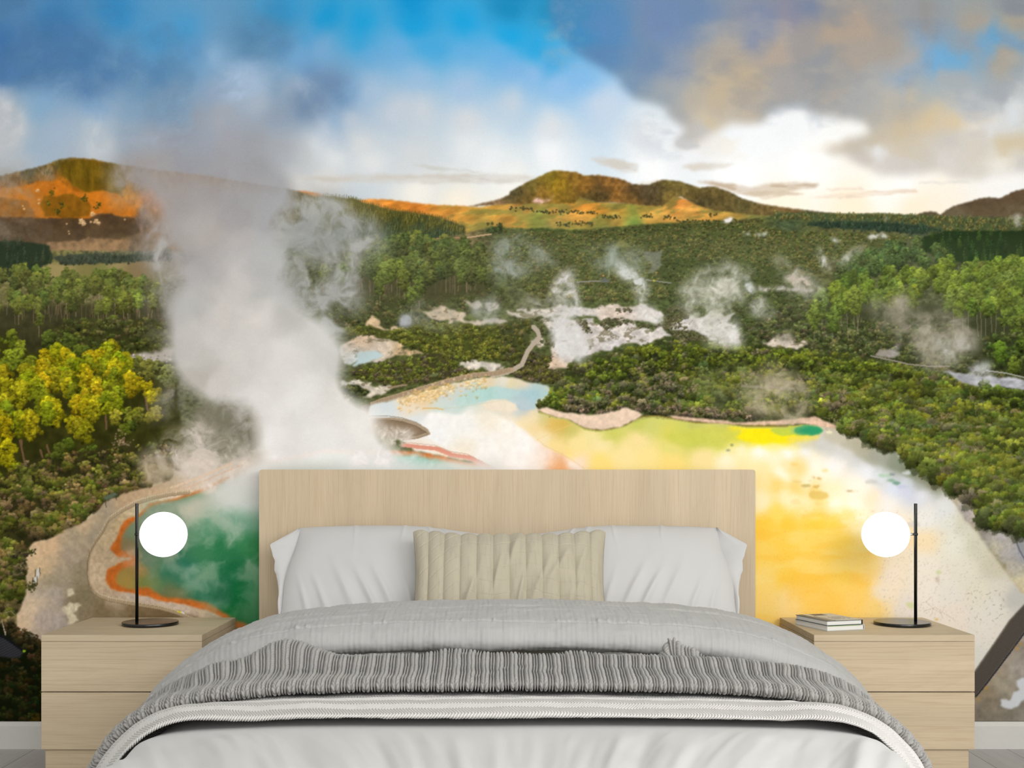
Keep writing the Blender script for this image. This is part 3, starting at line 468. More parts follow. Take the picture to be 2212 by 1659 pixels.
    T = [(830,885,214,222,222),(830,900,226,230,230),(900,905,224,228,228),(890,875,240,222,196),(930,850,236,206,158),(900,862,234,200,150),(960,840,226,200,156),(1000,826,234,214,186),(1050,828,230,206,168),(1090,820,232,222,212),(1130,832,230,210,180),(1100,826,226,210,160),
    (1000,845,206,212,212),(960,858,206,214,212),(1010,856,182,212,206),(1040,850,176,212,208),(1000,870,190,214,206),(950,880,210,220,214),(980,885,212,222,214),(1090,848,184,208,212),(1150,846,170,200,206),(1130,850,178,202,206),(1060,868,208,218,208),(1120,872,196,206,206),(1140,880,190,196,200),(1090,880,232,220,200),(1050,885,238,226,206),(1010,900,244,238,230),
    (900,930,244,242,240),(950,940,246,244,243),(1000,950,248,246,244),(1060,930,248,246,244),(1050,970,248,242,236),(920,960,246,236,226),(900,965,242,224,206),(960,975,246,228,200),(1000,985,240,206,170),(1100,970,250,246,242),(1100,910,244,230,208),(1090,990,250,244,240),
    (1150,900,244,222,180),(1130,920,248,226,180),(1160,930,244,216,160),(1190,915,226,184,92),(1215,915,214,178,86),(1180,905,214,204,140),(1100,940,246,240,226),(1170,950,248,228,186),(1230,925,206,196,110),(1160,990,246,216,196),(1200,1000,240,178,130),(1215,1010,238,170,116),(1240,1000,250,226,212),
    (1280,945,240,224,156),(1300,960,248,228,170),(1250,960,248,226,156),(1200,970,248,222,150),(1230,985,250,224,140),(1300,1000,250,222,130),(1350,985,248,226,160),(1320,935,206,204,100),(1400,920,206,206,112),(1380,912,196,198,96),(1380,950,246,222,156),(1400,985,248,224,150),(1450,1000,250,220,130),(1450,960,230,218,130),
    (1480,930,206,206,98),(1450,945,212,206,90),(1500,945,196,200,84),(1540,950,206,208,98),(1500,920,192,192,104),(1560,920,196,192,110),(1540,930,212,204,110),(1570,935,222,210,80),(1600,950,212,206,70),(1560,960,230,222,130),(1520,990,248,224,160),(1590,935,246,222,40),(1620,925,248,226,40),(1640,925,250,228,20),(1640,945,248,228,20),(1700,945,250,226,40),(1740,950,248,226,70),(1690,930,236,216,90),(1720,938,246,220,50),
    (1600,975,250,238,196),(1570,1000,252,240,206),(1600,1010,252,232,176),(1640,975,254,246,236),(1700,975,252,246,240),(1760,945,206,200,186),(1780,960,206,204,202),(1740,975,240,238,236),(1820,970,226,224,224),(1800,940,190,180,160),(1850,960,186,176,156),(1880,955,170,156,124),(1850,985,206,206,204),(1900,985,176,178,168),(1940,985,156,156,142),(1940,1005,138,144,128),(1965,1010,126,134,110),(1910,1005,176,178,166),(1990,1030,142,146,128),(2010,1045,130,130,104),(1960,1040,206,210,216),
    (1700,1000,252,226,168),(1650,1015,252,230,170),(1670,990,254,240,206),(1720,1006,248,216,140),(1760,1010,254,244,226),(1800,1010,248,240,236),(1870,1020,232,232,236),(1900,1025,216,220,224),(1780,1025,254,242,216),(1690,1022,254,248,226),(1640,1040,252,226,160),(1680,1045,248,212,120),(1720,1050,246,210,120),(1740,1040,254,240,206),(1770,1070,250,222,140),(1760,1062,238,206,120),(1790,1062,252,236,196),(1700,1075,254,238,190),(1740,1090,254,240,196),(1800,1090,255,246,222),(1850,1050,254,240,222),(1880,1080,252,226,196),(1850,1090,255,244,222),
    (1930,1060,216,220,232),(1960,1060,206,208,224),(1990,1070,222,222,228),(1920,1090,240,232,224),(1640,1085,252,236,190),(1680,1110,252,216,100),(1650,1130,252,204,72),(1700,1130,252,202,70),(1760,1130,253,204,72),(1800,1140,252,208,84),(1830,1120,254,232,166),(1860,1120,254,240,206),(1650,1200,252,212,100),(1700,1180,252,206,84),(1760,1170,252,200,72),(1820,1180,253,210,90),(1860,1210,253,218,120),(1650,1250,252,216,120),(1700,1240,252,206,84),(1760,1230,253,206,90),(1820,1240,253,214,104),(1880,1230,252,222,160),(1640,1310,252,214,120),(1700,1300,252,216,140),(1760,1290,252,206,100),(1800,1310,252,202,90),(1850,1260,250,206,100),(1850,1300,252,208,110),(1890,1310,250,214,130),
    (1910,1280,244,228,206),(1920,1240,246,228,206),(1950,1200,242,226,200),(1960,1160,246,218,170),(2000,1165,244,220,180),(1940,1120,240,228,210),(2000,1120,234,230,224),(2050,1130,228,226,214),(2060,1180,232,228,212),(2000,1220,238,228,212),(2080,1230,230,222,204),(2000,1280,238,228,214),(2050,1280,232,224,212),(2120,1280,228,220,200),(2160,1270,222,214,200),(1960,1310,232,222,210),(2060,1340,236,222,206),(2120,1350,230,222,210),(2100,1420,222,218,208),(2150,1310,226,220,208),(2190,1290,196,192,184),(2040,1100,222,222,220),(2070,1130,212,208,186),(2110,1180,210,206,184),(2150,1230,206,198,176),(1300,1200,250,220,140),(1300,1400,240,210,150)]
    put(w, a, field(T, w, 9, 34, 25, 4.0))
    def patch(pp, cols, soft, rough, op=1., sc=16, mod=.06):
        w, a = pmask(pp, soft, rough, sc, int(pp[0][0]) % 97)
        c = field(cols, w, 8, 24) if isinstance(cols, list) else np.asarray(cols, np.float32)
        put(w, a*op, c*(1-mod/2+mod*fbm(XX[w], YY[w], 10, 141, 4))[..., None])
    patch([(930,890),(1010,895),(1060,890),(1130,925),(1158,950),(1175,962),(1200,974),(1230,990),(1264,1014),(1264,1030),(1075,1030),(1035,998),(975,978),(930,950),(900,925)], [(950,940,247,245,243),(1000,920,246,243,238),(1060,905,244,234,216),(1100,930,250,244,234),(1050,970,249,244,239),(1000,975,247,236,218),(1130,960,250,246,242),(1120,1000,250,243,238),(1170,985,248,232,220),(1200,1003,238,182,134),(1216,1012,236,168,110),(1190,990,246,214,190),(1240,1005,251,236,224),(1150,1015,249,238,228)], 3.5, 4)
    patch([(948,888),(985,862),(1010,848),(1040,840),(1070,836),(1110,842),(1150,844),(1200,846),(1184,856),(1162,862),(1156,874),(1158,884),(1140,888),(1120,884),(1112,872),(1090,862),(1060,864),(1020,874),(980,886)], [(970,878,206,218,212),(1010,860,190,216,208),(1050,850,178,212,204),(1090,850,184,210,208),(1150,852,170,200,206),(1130,880,186,200,206),(1180,850,176,200,200)], 2, 3)
    patch([(1040,874),(1060,864),(1090,862),(1112,872),(1120,886),(1100,892),(1060,888)], (238,224,202), 2.5, 2)
    patch([(1430,946),(1460,932),(1530,922),(1600,928),(1600,946),(1575,952),(1560,968),(1536,966),(1510,956),(1480,964),(1452,956)], (204,204,88), 5, 6, .8)
    patch([(1588,944),(1608,930),(1625,922),(1700,920),(1750,936),(1745,946),(1712,954),(1660,957),(1610,953)], (250,228,24), 3, 3, .95)
    patch([(1700,944),(1735,938),(1772,940),(1765,950),(1735,955),(1700,953)], (236,216,90), 3, 2, .8)
    patch([(1786,926),(1830,944),(1890,958),(1930,970),(1968,992),(1990,1018),(2016,1038),(2034,1052),(2010,1052),(1976,1036),(1935,1016),(1880,1003),(1850,984),(1815,966),(1780,948)], [(1800,940,196,188,168),(1850,965,176,170,146),(1900,980,160,160,144),(1940,990,134,140,120),(1970,1010,124,130,108),(2000,1035,136,136,112)], 6, 6, .85)
    patch([(1735,950),(1800,955),(1850,985),(1830,990),(1760,972),(1700,962)], (206,202,194), 8, 8, .7)
    def blot(x, y, rx, ry, col, op=.7, soft=2, seed=1, rough=3):
        pp = [(x+rx*np.cos(t), y+ry*np.sin(t)) for t in np.linspace(0, 6.283, 18)[:-1]]
        w, a = pmask(pp, soft, rough, 8, seed); put(w, a*op, col)
    n = sstep(.54, .72, fbm(XX, YY, 60, 91, 5, sx=.55, sy=1.3)); m = pmask([(1630,1090),(1850,1100),(1900,1200),(1890,1340),(1500,1350),(1500,1060)], 18, 20)
    put(m[0], m[1]*n[m[0]]*.32, (252, 188, 56))
    n = sstep(.55, .75, fbm(XX+YY*.5, YY, 70, 95, 4, sx=.5, sy=2)); put(m[0], m[1]*n[m[0]]*.35, (254, 232, 160))
    for x, y, rx, ry, c, o in [(1757,1031,4,2,(196,168,104),.8),(1770,1034,6,2.5,(206,176,100),.8),(1750,1038,3,1.5,(206,176,100),.8),(1740,1049,11,3.5,(186,168,96),.75),(1722,1040,10,3,(226,200,130),.6),(1763,1052,7,2.5,(206,166,80),.8),(1768,1070,22,9,(222,186,96),.7),(1718,1084,12,6,(244,214,150),.6),(1765,1088,5,4,(240,206,130),.6),(1835,1061,6,1.8,(150,130,70),.8),(1847,1062,10,1,(226,196,130),.6),
        (1912,1027,14,4,(176,200,176),.85),(1927,1024,7,3,(120,126,126),.7),(1925,1038,9,3,(130,166,140),.8),(1936,1044,9,4,(110,150,130),.9),(1882,1041,14,5,(196,194,186),.7),(1900,1046,9,3,(206,206,206),.7),(1958,1022,9,5,(206,212,212),.8),(1950,1052,12,4,(186,190,214),.6),(1946,985,8,3,(226,222,190),.9),(1790,934,8,3,(236,226,190),.95),(1580,962,4,2,(90,100,90),.9),(1572,972,4,1.6,(96,104,96),.9),(1716,1003,10,3,(244,206,120),.7),(1782,1017,8,3,(244,216,140),.7),
        (1695,930,30,11,(150,190,110),.55),(1742,930,36,12,(170,196,100),.85),(1745,929,31,11,(74,158,104),.95),(1752,930,24,8,(46,150,104),.9),(2027,1236,6,5,(206,212,160),.8),(1966,1308,9,7,(206,212,150),.7),(1970,1133,16,6,(214,206,196),.7),(1885,1105,4,1.5,(236,196,176),.7),(2025,1252,5,8,(196,176,156),.6),(2022,1338,4,2.5,(196,156,40),.8)]:
        blot(x, y, rx, ry, c, o, 1.5, int(x) % 13)
    for pp in [[(1990,1302),(2000,1300),(2012,1288)],[(2000,1300),(2016,1315),(2030,1322),(2036,1336)],[(1996,1320),(2020,1312),(2060,1338)],[(2016,1315),(2010,1330)]]: line(pp, 1.6, (190,166,150), .6, .6)
    for k in range(2600):
        x = 1640+rng.rand()*560; y = 1100+rng.rand()*330
        if x > 2060+(y-1085)*.75: continue
        if x < 1900: dab(x, y, .9, np.array((224,178,84)), .22)
        else: dab(x, y, .9, np.array((176,166,150)), .4*rng.rand()+.1)
    for k in range(30):
        x = 2090+rng.rand()*80; y = 1270+rng.rand()*70; an = rng.rand()*3; line([(x, y), (x+4*np.cos(an), y+4*np.sin(an))], 1.2, (120,104,90), .6)
    # terrace lines
    line([(1160,948),(1175,962),(1200,974),(1230,990),(1262,1012)], 1.6, (226,196,120), .7); line([(1160,950),(1200,930),(1240,915)], 1.5, (240,206,130), .6)
    line([(955,883),(1000,879),(1040,872),(1080,866),(1110,862)], 1.5, (206,200,170), .5)
    for k in range(240):
        t = rng.rand(); x = 860+t*190; y = 868-t*46+rng.randn()*9; dab(x, y, 2+2*rng.rand(), pick([(226,186,112),(238,214,176),(214,170,96)]), .4)
    line([(912,882),(940,881),(956,884)], 2, (226,186,110), .8)
    rd = [(868,958),(900,962),(940,966),(975,980),(1010,985),(1035,998),(1060,1010),(1075,1020)]
    line(rd, 8, (226,150,128), .55, 1.5); line([(x, y-4) for x, y in rd], 1.6, (170,120,90), .6)
    # right shore, road and boardwalk
    w, a = pmask([(2005,1035),(2030,1048),(2060,1085),(2080,1118),(2110,1150),(2140,1190),(2175,1240),(2212,1285),(2560,1330),(2560,1100),(2180,1140),(2130,1120),(2090,1090),(2060,1070),(2030,1045)], 3, 4, 12)
    put(w, a, field([(2025,1047,166,156,126),(2040,1044,222,206,190),(2050,1060,190,180,160),(2070,1080,176,166,140),(2085,1090,196,184,178),(2100,1105,190,178,172),(2080,1105,156,148,144),(2110,1130,176,160,152),(2120,1150,140,132,126),(2100,1150,152,148,110),(2140,1180,150,144,138),(2160,1160,176,170,170),(2150,1180,206,198,170),(2130,1200,156,148,110),(2170,1200,178,172,172),(2160,1225,140,130,90),(2185,1230,176,168,160),(2190,1250,206,196,160),(2200,1270,206,194,160),(2212,1200,160,160,166),(2400,1200,150,150,154)], w, 10, 20, 27)*(.88+.24*fbm(XX[w], YY[w], 5, 101, 4))[..., None])
    w, a = pmask([(2188,1140),(2212,1150),(2560,1200),(2560,1300),(2230,1240),(2196,1180)], 1.5, 1); put(w, a, (150,150,152))
    line([(2190,1140),(2193,1165),(2202,1190),(2216,1215)], 3, (104,104,116), .9)
    w, a = pmask([(2560,1330),(2212,1305),(2180,1345),(2107,1480),(2090,1562),(2560,1562)], 1.5, 2, 10)
    put(w, a, field([(2150,1450,156,142,122),(2200,1380,150,140,128),(2130,1500,140,126,104),(2200,1450,160,152,142),(2180,1530,134,126,112),(2120,1540,128,118,104),(2160,1480,166,156,136),(2212,1540,140,134,122)], w, 12, 24, 29)*(.84+.3*fbm(XX[w], YY[w], 12, 103, 5))[..., None])
    w, a = pmask([(2195,1470),(2210,1463),(2240,1480),(2212,1510),(2195,1528),(2180,1532),(2160,1524),(2164,1510),(2182,1512),(2188,1496),(2200,1490)], 1.2, 3, 8); put(w, a, (206,208,212))
    bwk = [(2560,1180),(2212,1306),(2180,1340),(2150,1385),(2107,1447),(2080,1480),(2080,1525),(2107,1504),(2130,1476),(2180,1410),(2212,1366),(2560,1250)]
    w, a = pmask(bwk, 1.0); st = (np.sin((XX[w]*.25+YY[w]*.95)*1.9)*.5+.5)[..., None]; put(w, a, np.array((92,84,76), np.float32)*(.72+.34*st))
    line([(2212,1366),(2180,1410),(2130,1476),(2107,1504)], 2.2, (44,44,50), .9); line([(2212,1306),(2180,1340),(2150,1385),(2107,1447)], 1.8, (120,112,100), .8)
    for x, y in [(2113,1510),(2130,1486),(2205,1390),(2196,1400)]: blot(x, y, 4, 5, (184,140,70), .6)
    # ---- woods in front of the springs
    fg = [(1166,884),(1172,870),(1200,850),(1215,825),(1235,795),(1290,775),(1400,748),(1480,737),(1600,745),(1700,752),(1800,762),(1900,782),(1980,802),(2050,818),(2100,832),(2212,852),(2560,900),(2560,1200),(2212,1140),(2190,1140),(2150,1130),(2115,1112),(2090,1076),(2030,1030),(1985,1005),(1968,985),(1940,970),(1900,955),(1870,945),(1830,925),(1790,905),(1740,890),(1640,895),(1530,891),(1440,886),(1395,882),(1350,872),(1330,878),(1290,885),(1220,878)]
    bushes(fg, [(84,92,36),(74,82,32),(90,98,42),(78,88,36),(100,104,40),(66,76,32),(98,92,66),(76,84,46),(108,112,38)], lambda y: np.interp(y, [740, 850, 1000, 1130], [9, 14, 19, 22]), 3.0, (56, 62, 30))
    bushes([(1230,850),(1300,880),(1400,875),(1480,880),(1600,885),(1620,905),(1530,902),(1440,896),(1395,890),(1350,880),(1330,886),(1290,893),(1220,885)], [(128,108,92),(112,98,78),(104,100,60)], lambda y: 6., 1., base=False)
    bushes([(1230,800),(1290,782),(1420,770),(1500,790),(1480,850),(1400,880),(1240,870)], [(106,98,76),(98,94,68),(90,90,58),(82,92,44)], lambda y: 9., .8, base=False)
    bushes([(1230,790),(1400,750),(1600,750),(1900,785),(2000,810),(1800,800),(1500,790),(1250,830)], [(104,114,36),(94,104,34),(84,96,34)], lambda y: 9., .7, base=False)
    bushes([(1165,878),(1200,850),(1212,880)], [(92,105,38)], lambda y: 7., 1.3, base=False)
    for k in range(130):
        x, y = 1250+rng.rand()*900, 800+rng.rand()*120; y += max(0, (x-1700)*.22)
        if x < 1500 and y > 890: continue
        if rng.rand() < .75: line([(x, y), (x+rng.randn()*6, y-8*rng.rand()-3), (x+rng.randn()*10, y-14)], 1.2, (150,128,104), .5)
        else:
            for q in range(20): dab(x+rng.randn()*7, y+rng.randn()*5, 2, pick([(136,116,92),(150,130,104)]), .5)
    w, a = pmask([(2085,790),(2120,812),(2150,805),(2212,820),(2212,845),(2150,835),(2110,832),(2070,820),(2050,800)], 2.5, 6); 
    sh = [(1165,888),(1200,900),(1222,903),(1240,912),(1262,924),(1290,929),(1320,926),(1350,918),(1376,904),(1390,899),(1420,898),(1450,903),(1500,912),(1560,913),(1610,920),(1700,920)]
    for q in range(4): line([(x, y+1.5*q-1) for x, y in sh], 2., [(110,96,50),(132,119,60),(170,166,80),(196,196,110)][q], [.75,.6,.5,.35][q])
    w, a = pmask([(1160,884),(1180,880),(1220,892),(1280,896),(1330,888),(1350,880),(1390,895),(1376,904),(1340,922),(1300,929),(1262,924),(1236,908),(1200,900),(1168,890)], 1.2, 2.5, 10); put(w, a, np.array((232,204,180), np.float32)*(.9+.2*fbm(XX[w], YY[w], 8, 97, 4))[..., None])
    w, a = pmask([(1440,898),(1500,902),(1560,908),(1600,914),(1620,912),(1700,906),(1760,900),(1810,920),(1800,926),(1740,916),(1640,918),(1600,918),(1540,914),(1460,906)], 1.2, 2, 10); put(w, a, np.array((222,186,160), np.float32)*(.84+.3*fbm(XX[w], YY[w], 6, 99, 4))[..., None])
    # lake on the far right
    w, a = pmask([(2040,800),(2070,805),(2130,812),(2180,815),(2250,830),(2400,850),(2400,870),(2212,842),(2160,835),(2120,838),(2070,825),(2055,812)], 2, 5, 12)
    put(w, a, np.array((176,176,182), np.float32)*(.70+.5*fbm(XX[w], YY[w], 14, 105, 5, sy=2))[..., None])
    line([(2130,800),(2170,805),(2212,815)], 2, (170,168,160), .7)
    bushes([(2090,832),(2130,826),(2150,835),(2212,850),(2212,880),(2080,850)], [(84,100,38),(74,88,33)], lambda y: 10., 1.3, base=False)
    line([(1880,768),(1935,780),(1960,786),(2000,790),(2050,790)], 2.5, (150,142,130), .7)
    w, a = pmask([(1890,770),(1900,755),(1925,754),(1945,764),(1930,772)], 2, 2); put(w, a*.8, (166,156,150))
    line([(1600,832),(1640,834),(1712,838)], 5, (120,116,96), .6)
    # ---- loop walkway
    w, a = pmask([(782,878),(800,872),(796,890),(790,908),(780,912),(776,900)], 1.2); put(w, a, (124,108,90))
    w, a = pmask([(796,905),(860,906),(900,915),(924,930),(922,940),(890,948),(850,948),(800,930)], 1.4, 1); put(w, a, (134,112,88))
    lp = [(794,904),(840,904),(870,908),(900,918),(920,930),(924,936),(900,944),(870,948)]
    line([(x, y-5) for x, y in lp], 1.8, (120,104,88), .9); line([(x, y-2) for x, y in lp], 5, (172,152,126), .8); line([(x, y+3) for x, y in lp], 1.6, (96,80,62), .7)
    line([(838,836),(876,830)], 4, (150,130,104), .8)
    put(ALL, (sstep(470, 540, YY)*sstep(760, 640, YY)*.13).astype(np.float32), (150, 150, 128))
    # ---- steam
    steam([(560,440),(700,430),(800,450),(820,540),(760,600),(760,700),(800,760),(620,760),(560,600)], (166,166,162), .95, 24, 201, 80, .3, .8)
    steam([(640,470),(740,480),(770,520),(700,560),(640,540)], (150,152,150), .5, 16, 205, 50)
    steam([(860,690),(875,676),(900,672),(890,700),(870,706)], (176,178,186), .8, 5, 206, 20)
    steam([(-100,380),(40,370),(60,420),(90,400),(60,470),(110,480),(90,520),(-100,520)], (170,158,146), .38, 14, 207, 50)
    steam([(230,370),(300,350),(420,360),(420,560),(330,600),(280,540),(300,480),(250,430)], (164,156,152), .62, 20, 209, 70)
    steam([(330,500),(400,420),(460,430),(440,700),(380,700),(340,620)], (172,168,164), .7, 18, 211, 60)
    steam([(300,640),(400,600),(400,900),(330,900),(360,780),(320,740)], (160,154,146), .45, 18, 212, 60)
    plume = [(300,330),(420,300),(560,310),(600,380),(620,440),(600,500),(600,600),(640,660),(700,710),(745,760),(752,820),(770,870),(800,905),(840,945),(880,975),(920,1000),(900,1040),(760,1060),(560,1110),(480,1080),(520,1010),(520,930),(460,880),(400,820),(378,740),(380,640),(385,560),(330,480),(300,430),(270,370)]
    w, a = pmask(plume, 27, 44, 80, 14)
    x, y = XX[w], YY[w]; n = fbm(x+(fbm(x, y, 60, 301, 3)-.5)*70, y+(fbm(x, y, 60, 305, 3)-.5)*70, 70, 307, 5)
    a = np.clip(a*1.25-.12*(1-n)*2*(1-a), 0, 1)*np.interp(y, [290, 340, 380, 420], [0, .45, .80, .95])
    a = a*(1-.35*sstep(.45, .3, n)*sstep(900, 700, y)*0)
    c = field([(400,340,160,158,164),(500,340,164,163,168),(580,350,162,162,166),(350,400,166,160,160),(450,400,164,160,162),(550,400,166,163,166),(330,440,180,160,152),(400,440,168,163,163),(500,450,168,166,170),(590,450,172,172,176),(450,500,178,172,170),(520,520,186,182,182),(400,560,166,162,160),(580,560,184,184,184),(430,600,182,178,178),(520,600,206,200,198),(590,620,190,190,188),(400,650,186,184,182),(480,680,208,202,198),(560,680,216,210,206),(620,680,196,194,190),(400,750,196,192,188),(500,760,214,210,206),(600,760,224,220,217),(700,740,210,208,204),(740,790,206,204,200),(420,820,182,176,170),(480,830,206,200,196),(560,850,222,218,216),(650,850,230,227,225),(740,860,226,222,218),(540,930,208,202,198),(600,950,232,228,226),(700,950,234,231,230),(800,940,232,228,224),(850,980,236,232,228),(600,1010,234,230,229),(700,1010,236,233,232),(520,1030,216,212,208),(540,1080,206,210,206),(500,1060,206,206,200)], w, 26, 60, 311, 3.4)
    c = c*(1+.10*(n-.5)+.05*sstep(600, 850, y))[..., None]
    put(w, a, c)
    steam([(430,880),(500,860),(560,900),(540,1000),(470,1010),(420,960)], (120,116,98), .75, 14, 221, 50, .35, .75)
    steam([(360,930),(440,900),(520,960),(560,1010),(480,1050),(400,1030),(330,1020)], (206,194,182), .85, 16, 223, 50, .25, .7)
    steam([(310,1000),(350,985),(400,1010),(380,1040),(330,1045),(300,1030)], (176,158,132), .75, 12, 225, 40)
    steam([(380,960),(420,990),(470,1010),(520,990),(560,1020),(540,1060),(440,1070)], (222,206,192), .75, 14, 227, 44)
    line([(370,1052),(430,1030),(500,1000)], 4, (226,196,166), .45, 2); line([(390,1058),(450,1034),(520,1004)], 3, (220,180,150), .4, 2)
    w, a = pmask([(440,1070),(560,1000),(1090,990),(1090,1420),(560,1420),(420,1300),(320,1260),(300,1120)], 14, 12)   # haze over the lake
    x, y = XX[w], YY[w]; n = fbm(x+(fbm(x, y, 40, 331, 3)-.5)*40, y+(fbm(x, y, 40, 335, 3)-.5)*30, 46, 337, 5)
    up = sstep(1150, 1040, y); a2 = a*np.clip((.10+sstep(.34, .70, n)*.66)*sstep(1480, 1180, y)+up*.9, 0, .94)
    a2 = a2*(1-.5*sstep(380, 330, x)); put(w, a2, field([(400,1080,196,188,170),(500,1060,212,212,206),(550,1030,222,220,216),(450,1150,156,176,152),(520,1150,176,190,172),(500,1250,140,170,140),(340,1120,150,160,136),(560,1100,206,210,204),(860,995,222,226,224),(1000,1000,230,226,220)], w, 12))
    steam([(300,1090),(380,1080),(400,1130),(330,1150),(290,1130)], (150,160,138), .5, 10, 229, 34)
    steam([(260,1195),(300,1190),(330,1210),(310,1235),(270,1225)], (214,176,146), .6, 6, 231, 24)
    steam([(760,950),(850,960),(900,985),(870,1010),(760,1010)], (236,232,230), .9, 12, 233, 40)
    steam([(860,990),(900,985),(960,1000),(1000,1020),(860,1020)], (206,220,214), .55, 8, 235, 34)
    steam([(800,920),(850,925),(900,935),(880,960),(820,960)], (226,216,204), .8, 7, 237, 30)
    # small vents
    J = [([(1075,530),(1110,512),(1180,530),(1190,560),(1150,600),(1110,590),(1080,610),(1060,580)], (156,162,154), .62, 12), ([(1215,590),(1244,584),(1248,640),(1256,700),(1276,750),(1250,778),(1215,770),(1196,700),(1190,660)], (206,202,198), .72, 9), ([(1196,700),(1260,720),(1270,775),(1225,778),(1200,760)], (214,212,210), .6, 8),
        ([(1270,540),(1330,525),(1380,540),(1400,580),(1350,590),(1290,580)], (150,158,146), .6, 12), ([(1330,575),(1350,568),(1390,590),(1400,620),(1396,648),(1380,640),(1356,600),(1335,600)], (198,200,194), .85, 7), ([(1380,650),(1400,655),(1430,690),(1420,700),(1390,690)], (216,212,206), .7, 6),
        ([(1480,600),(1540,580),(1570,562),(1610,580),(1612,640),(1580,660),(1600,700),(1602,744),(1540,745),(1520,700),(1470,660),(1460,620)], (190,188,174), .66, 12), ([(1540,690),(1590,690),(1604,745),(1530,745)], (218,216,212), .62, 9), ([(1600,590),(1620,600),(1635,630),(1612,628)], (190,192,188), .7, 5),
        ([(1500,620),(1580,600),(1600,650),(1520,660)], (204,202,188), .7, 9), ([(1640,640),(1670,655),(1660,685),(1610,680)], (190,188,180), .6, 8),
        ([(1655,555),(1700,560),(1760,600),(1790,640),(1700,640),(1690,600)], (178,174,164), .55, 9), ([(1760,545),(1775,540),(1800,590),(1785,585)], (196,194,186), .75, 5), ([(1790,570),(1850,535),(1880,530),(1850,555),(1810,580)], (186,184,172), .7, 6), ([(1870,510),(1910,502),(1920,510),(1880,518)], (206,204,196), .8, 3), ([(1600,506),(1625,504),(1620,510)], (200,200,200), .8, 3), ([(1628,506),(1662,498),(1650,508)], (206,206,204), .8, 3),
        ([(1556,478),(1578,468),(1584,472),(1570,482)], (222,216,212), .95, 2.5), ([(1790,515),(1822,518),(1800,524)], (196,194,190), .7, 3), ([(1640,620),(1760,622),(1758,628),(1640,630)], (196,188,182), .7, 3), ([(1696,600),(1720,590),(1760,618),(1730,625)], (206,190,176), .6, 5),
        ([(1890,650),(1950,630),(1990,680),(2060,650),(2090,700),(2096,760),(2060,785),(2000,790),(1960,740),(1910,720)], (164,156,140), .62, 15), ([(1920,650),(1950,640),(1962,700),(1940,720)], (176,166,148), .55, 9), ([(2010,730),(2090,725),(2096,770),(2030,785)], (176,172,162), .65, 9), ([(1930,745),(1950,730),(1940,765),(1915,770)], (170,162,168), .6, 5), ([(2090,795),(2130,785),(2150,820),(2120,832)], (196,196,198), .6, 8),
        ([(1670,730),(1700,715),(1720,745),(1690,752)], (180,168,156), .6, 6), ([(1640,830),(1660,790),(1700,800),(1745,850),(1740,900),(1640,905),(1600,860),(1600,840)], (176,164,140), .62, 13), ([(1500,800),(1600,800),(1640,860),(1540,880)], (140,142,104), .35, 14), ([(880,660),(920,640),(1000,690),(960,720),(880,710)], (140,142,130), .35, 10), ([(1000,660),(1070,640),(1100,690),(1040,700)], (170,172,166), .5, 9),
        ([(2190,462),(2212,470),(2205,486),(2188,492)], (190,186,176), .6, 4), ([(2172,472),(2190,466),(2196,460),(2182,474)], (206,196,184), .8, 2.5), ([(1908,474),(1920,468),(1914,482)], (190,190,180), .6, 3), ([(1140,640),(1240,660),(1240,680),(1120,670)], (176,172,162), .45, 9)]
    for k, (pp, c, o, s) in enumerate(J): steam(pp, c, o, s, 500+k*7, max(18, s*3.2), .2, .65)
    CAN[:] = CAN*.45+.55*blur1(blur1(CAN, 1, 0), 1, 1)
    g = rng.randn(PH, PW).astype(np.float32); CAN[:] = CAN+1.6*g[..., None]
    return np.clip(CAN, 0, 255)

# ================================================================ helpers
def mesh_obj(name, V, Fq, mat, parent=None, smooth=True, uv=None):
    me = bpy.data.meshes.new(name); V = np.asarray(V, np.float32); Fq = np.asarray(Fq, np.int32)
    k = Fq.shape[1]
    me.vertices.add(len(V)); me.vertices.foreach_set('co', V.ravel())
    me.loops.add(Fq.size); me.loops.foreach_set('vertex_index', Fq.ravel())
    me.polygons.add(len(Fq)); me.polygons.foreach_set('loop_start', np.arange(0, Fq.size, k, dtype=np.int32))
    try: me.polygons.foreach_set('loop_total', np.full(len(Fq), k, np.int32))
    except Exception: pass
    if smooth: me.polygons.foreach_set('use_smooth', np.ones(len(Fq), bool))
    if uv is not None:
        l = me.uv_layers.new(name='UVMap'); l.data.foreach_set('uv', np.asarray(uv, np.float32)[Fq.ravel()].ravel())
    me.update(calc_edges=True); me.validate()
    me.materials.append(mat)
    o = bpy.data.objects.new(name, me); COL.objects.link(o); o.parent = parent
    return o
def grid_faces(nu, nv, flip=False):
    i, j = np.meshgrid(np.arange(nu-1), np.arange(nv-1)); a = (j*nu+i).ravel()
    q = np.stack([a, a+1, a+1+nu, a+nu], 1)
    return q[:, ::-1] if flip else q
def bm_obj(name, bm, mat, parent=None, smooth=False):
    bmesh.ops.recalc_face_normals(bm, faces=bm.faces)
    me = bpy.data.meshes.new(name); bm.to_mesh(me); bm.free()
    if smooth:
        for p in me.polygons: p.use_smooth = True
    me.materials.append(mat); o = bpy.data.objects.new(name, me); COL.objects.link(o); o.parent = parent
    return o
def add_box(bm, x0, x1, y0, y1, z0, z1, bev=0., seg=2):
    r = bmesh.ops.create_cube(bm, size=1.0); vs = r['verts']
    for v in vs: v.co = ((x0+x1)/2+v.co.x*(x1-x0), (y0+y1)/2+v.co.y*(y1-y0), (z0+z1)/2+v.co.z*(z1-z0))
    if bev:
        es = list({e for v in vs for e in v.link_edges}); bmesh.ops.bevel(bm, geom=es, offset=bev, segments=seg, profile=.5, affect='EDGES')
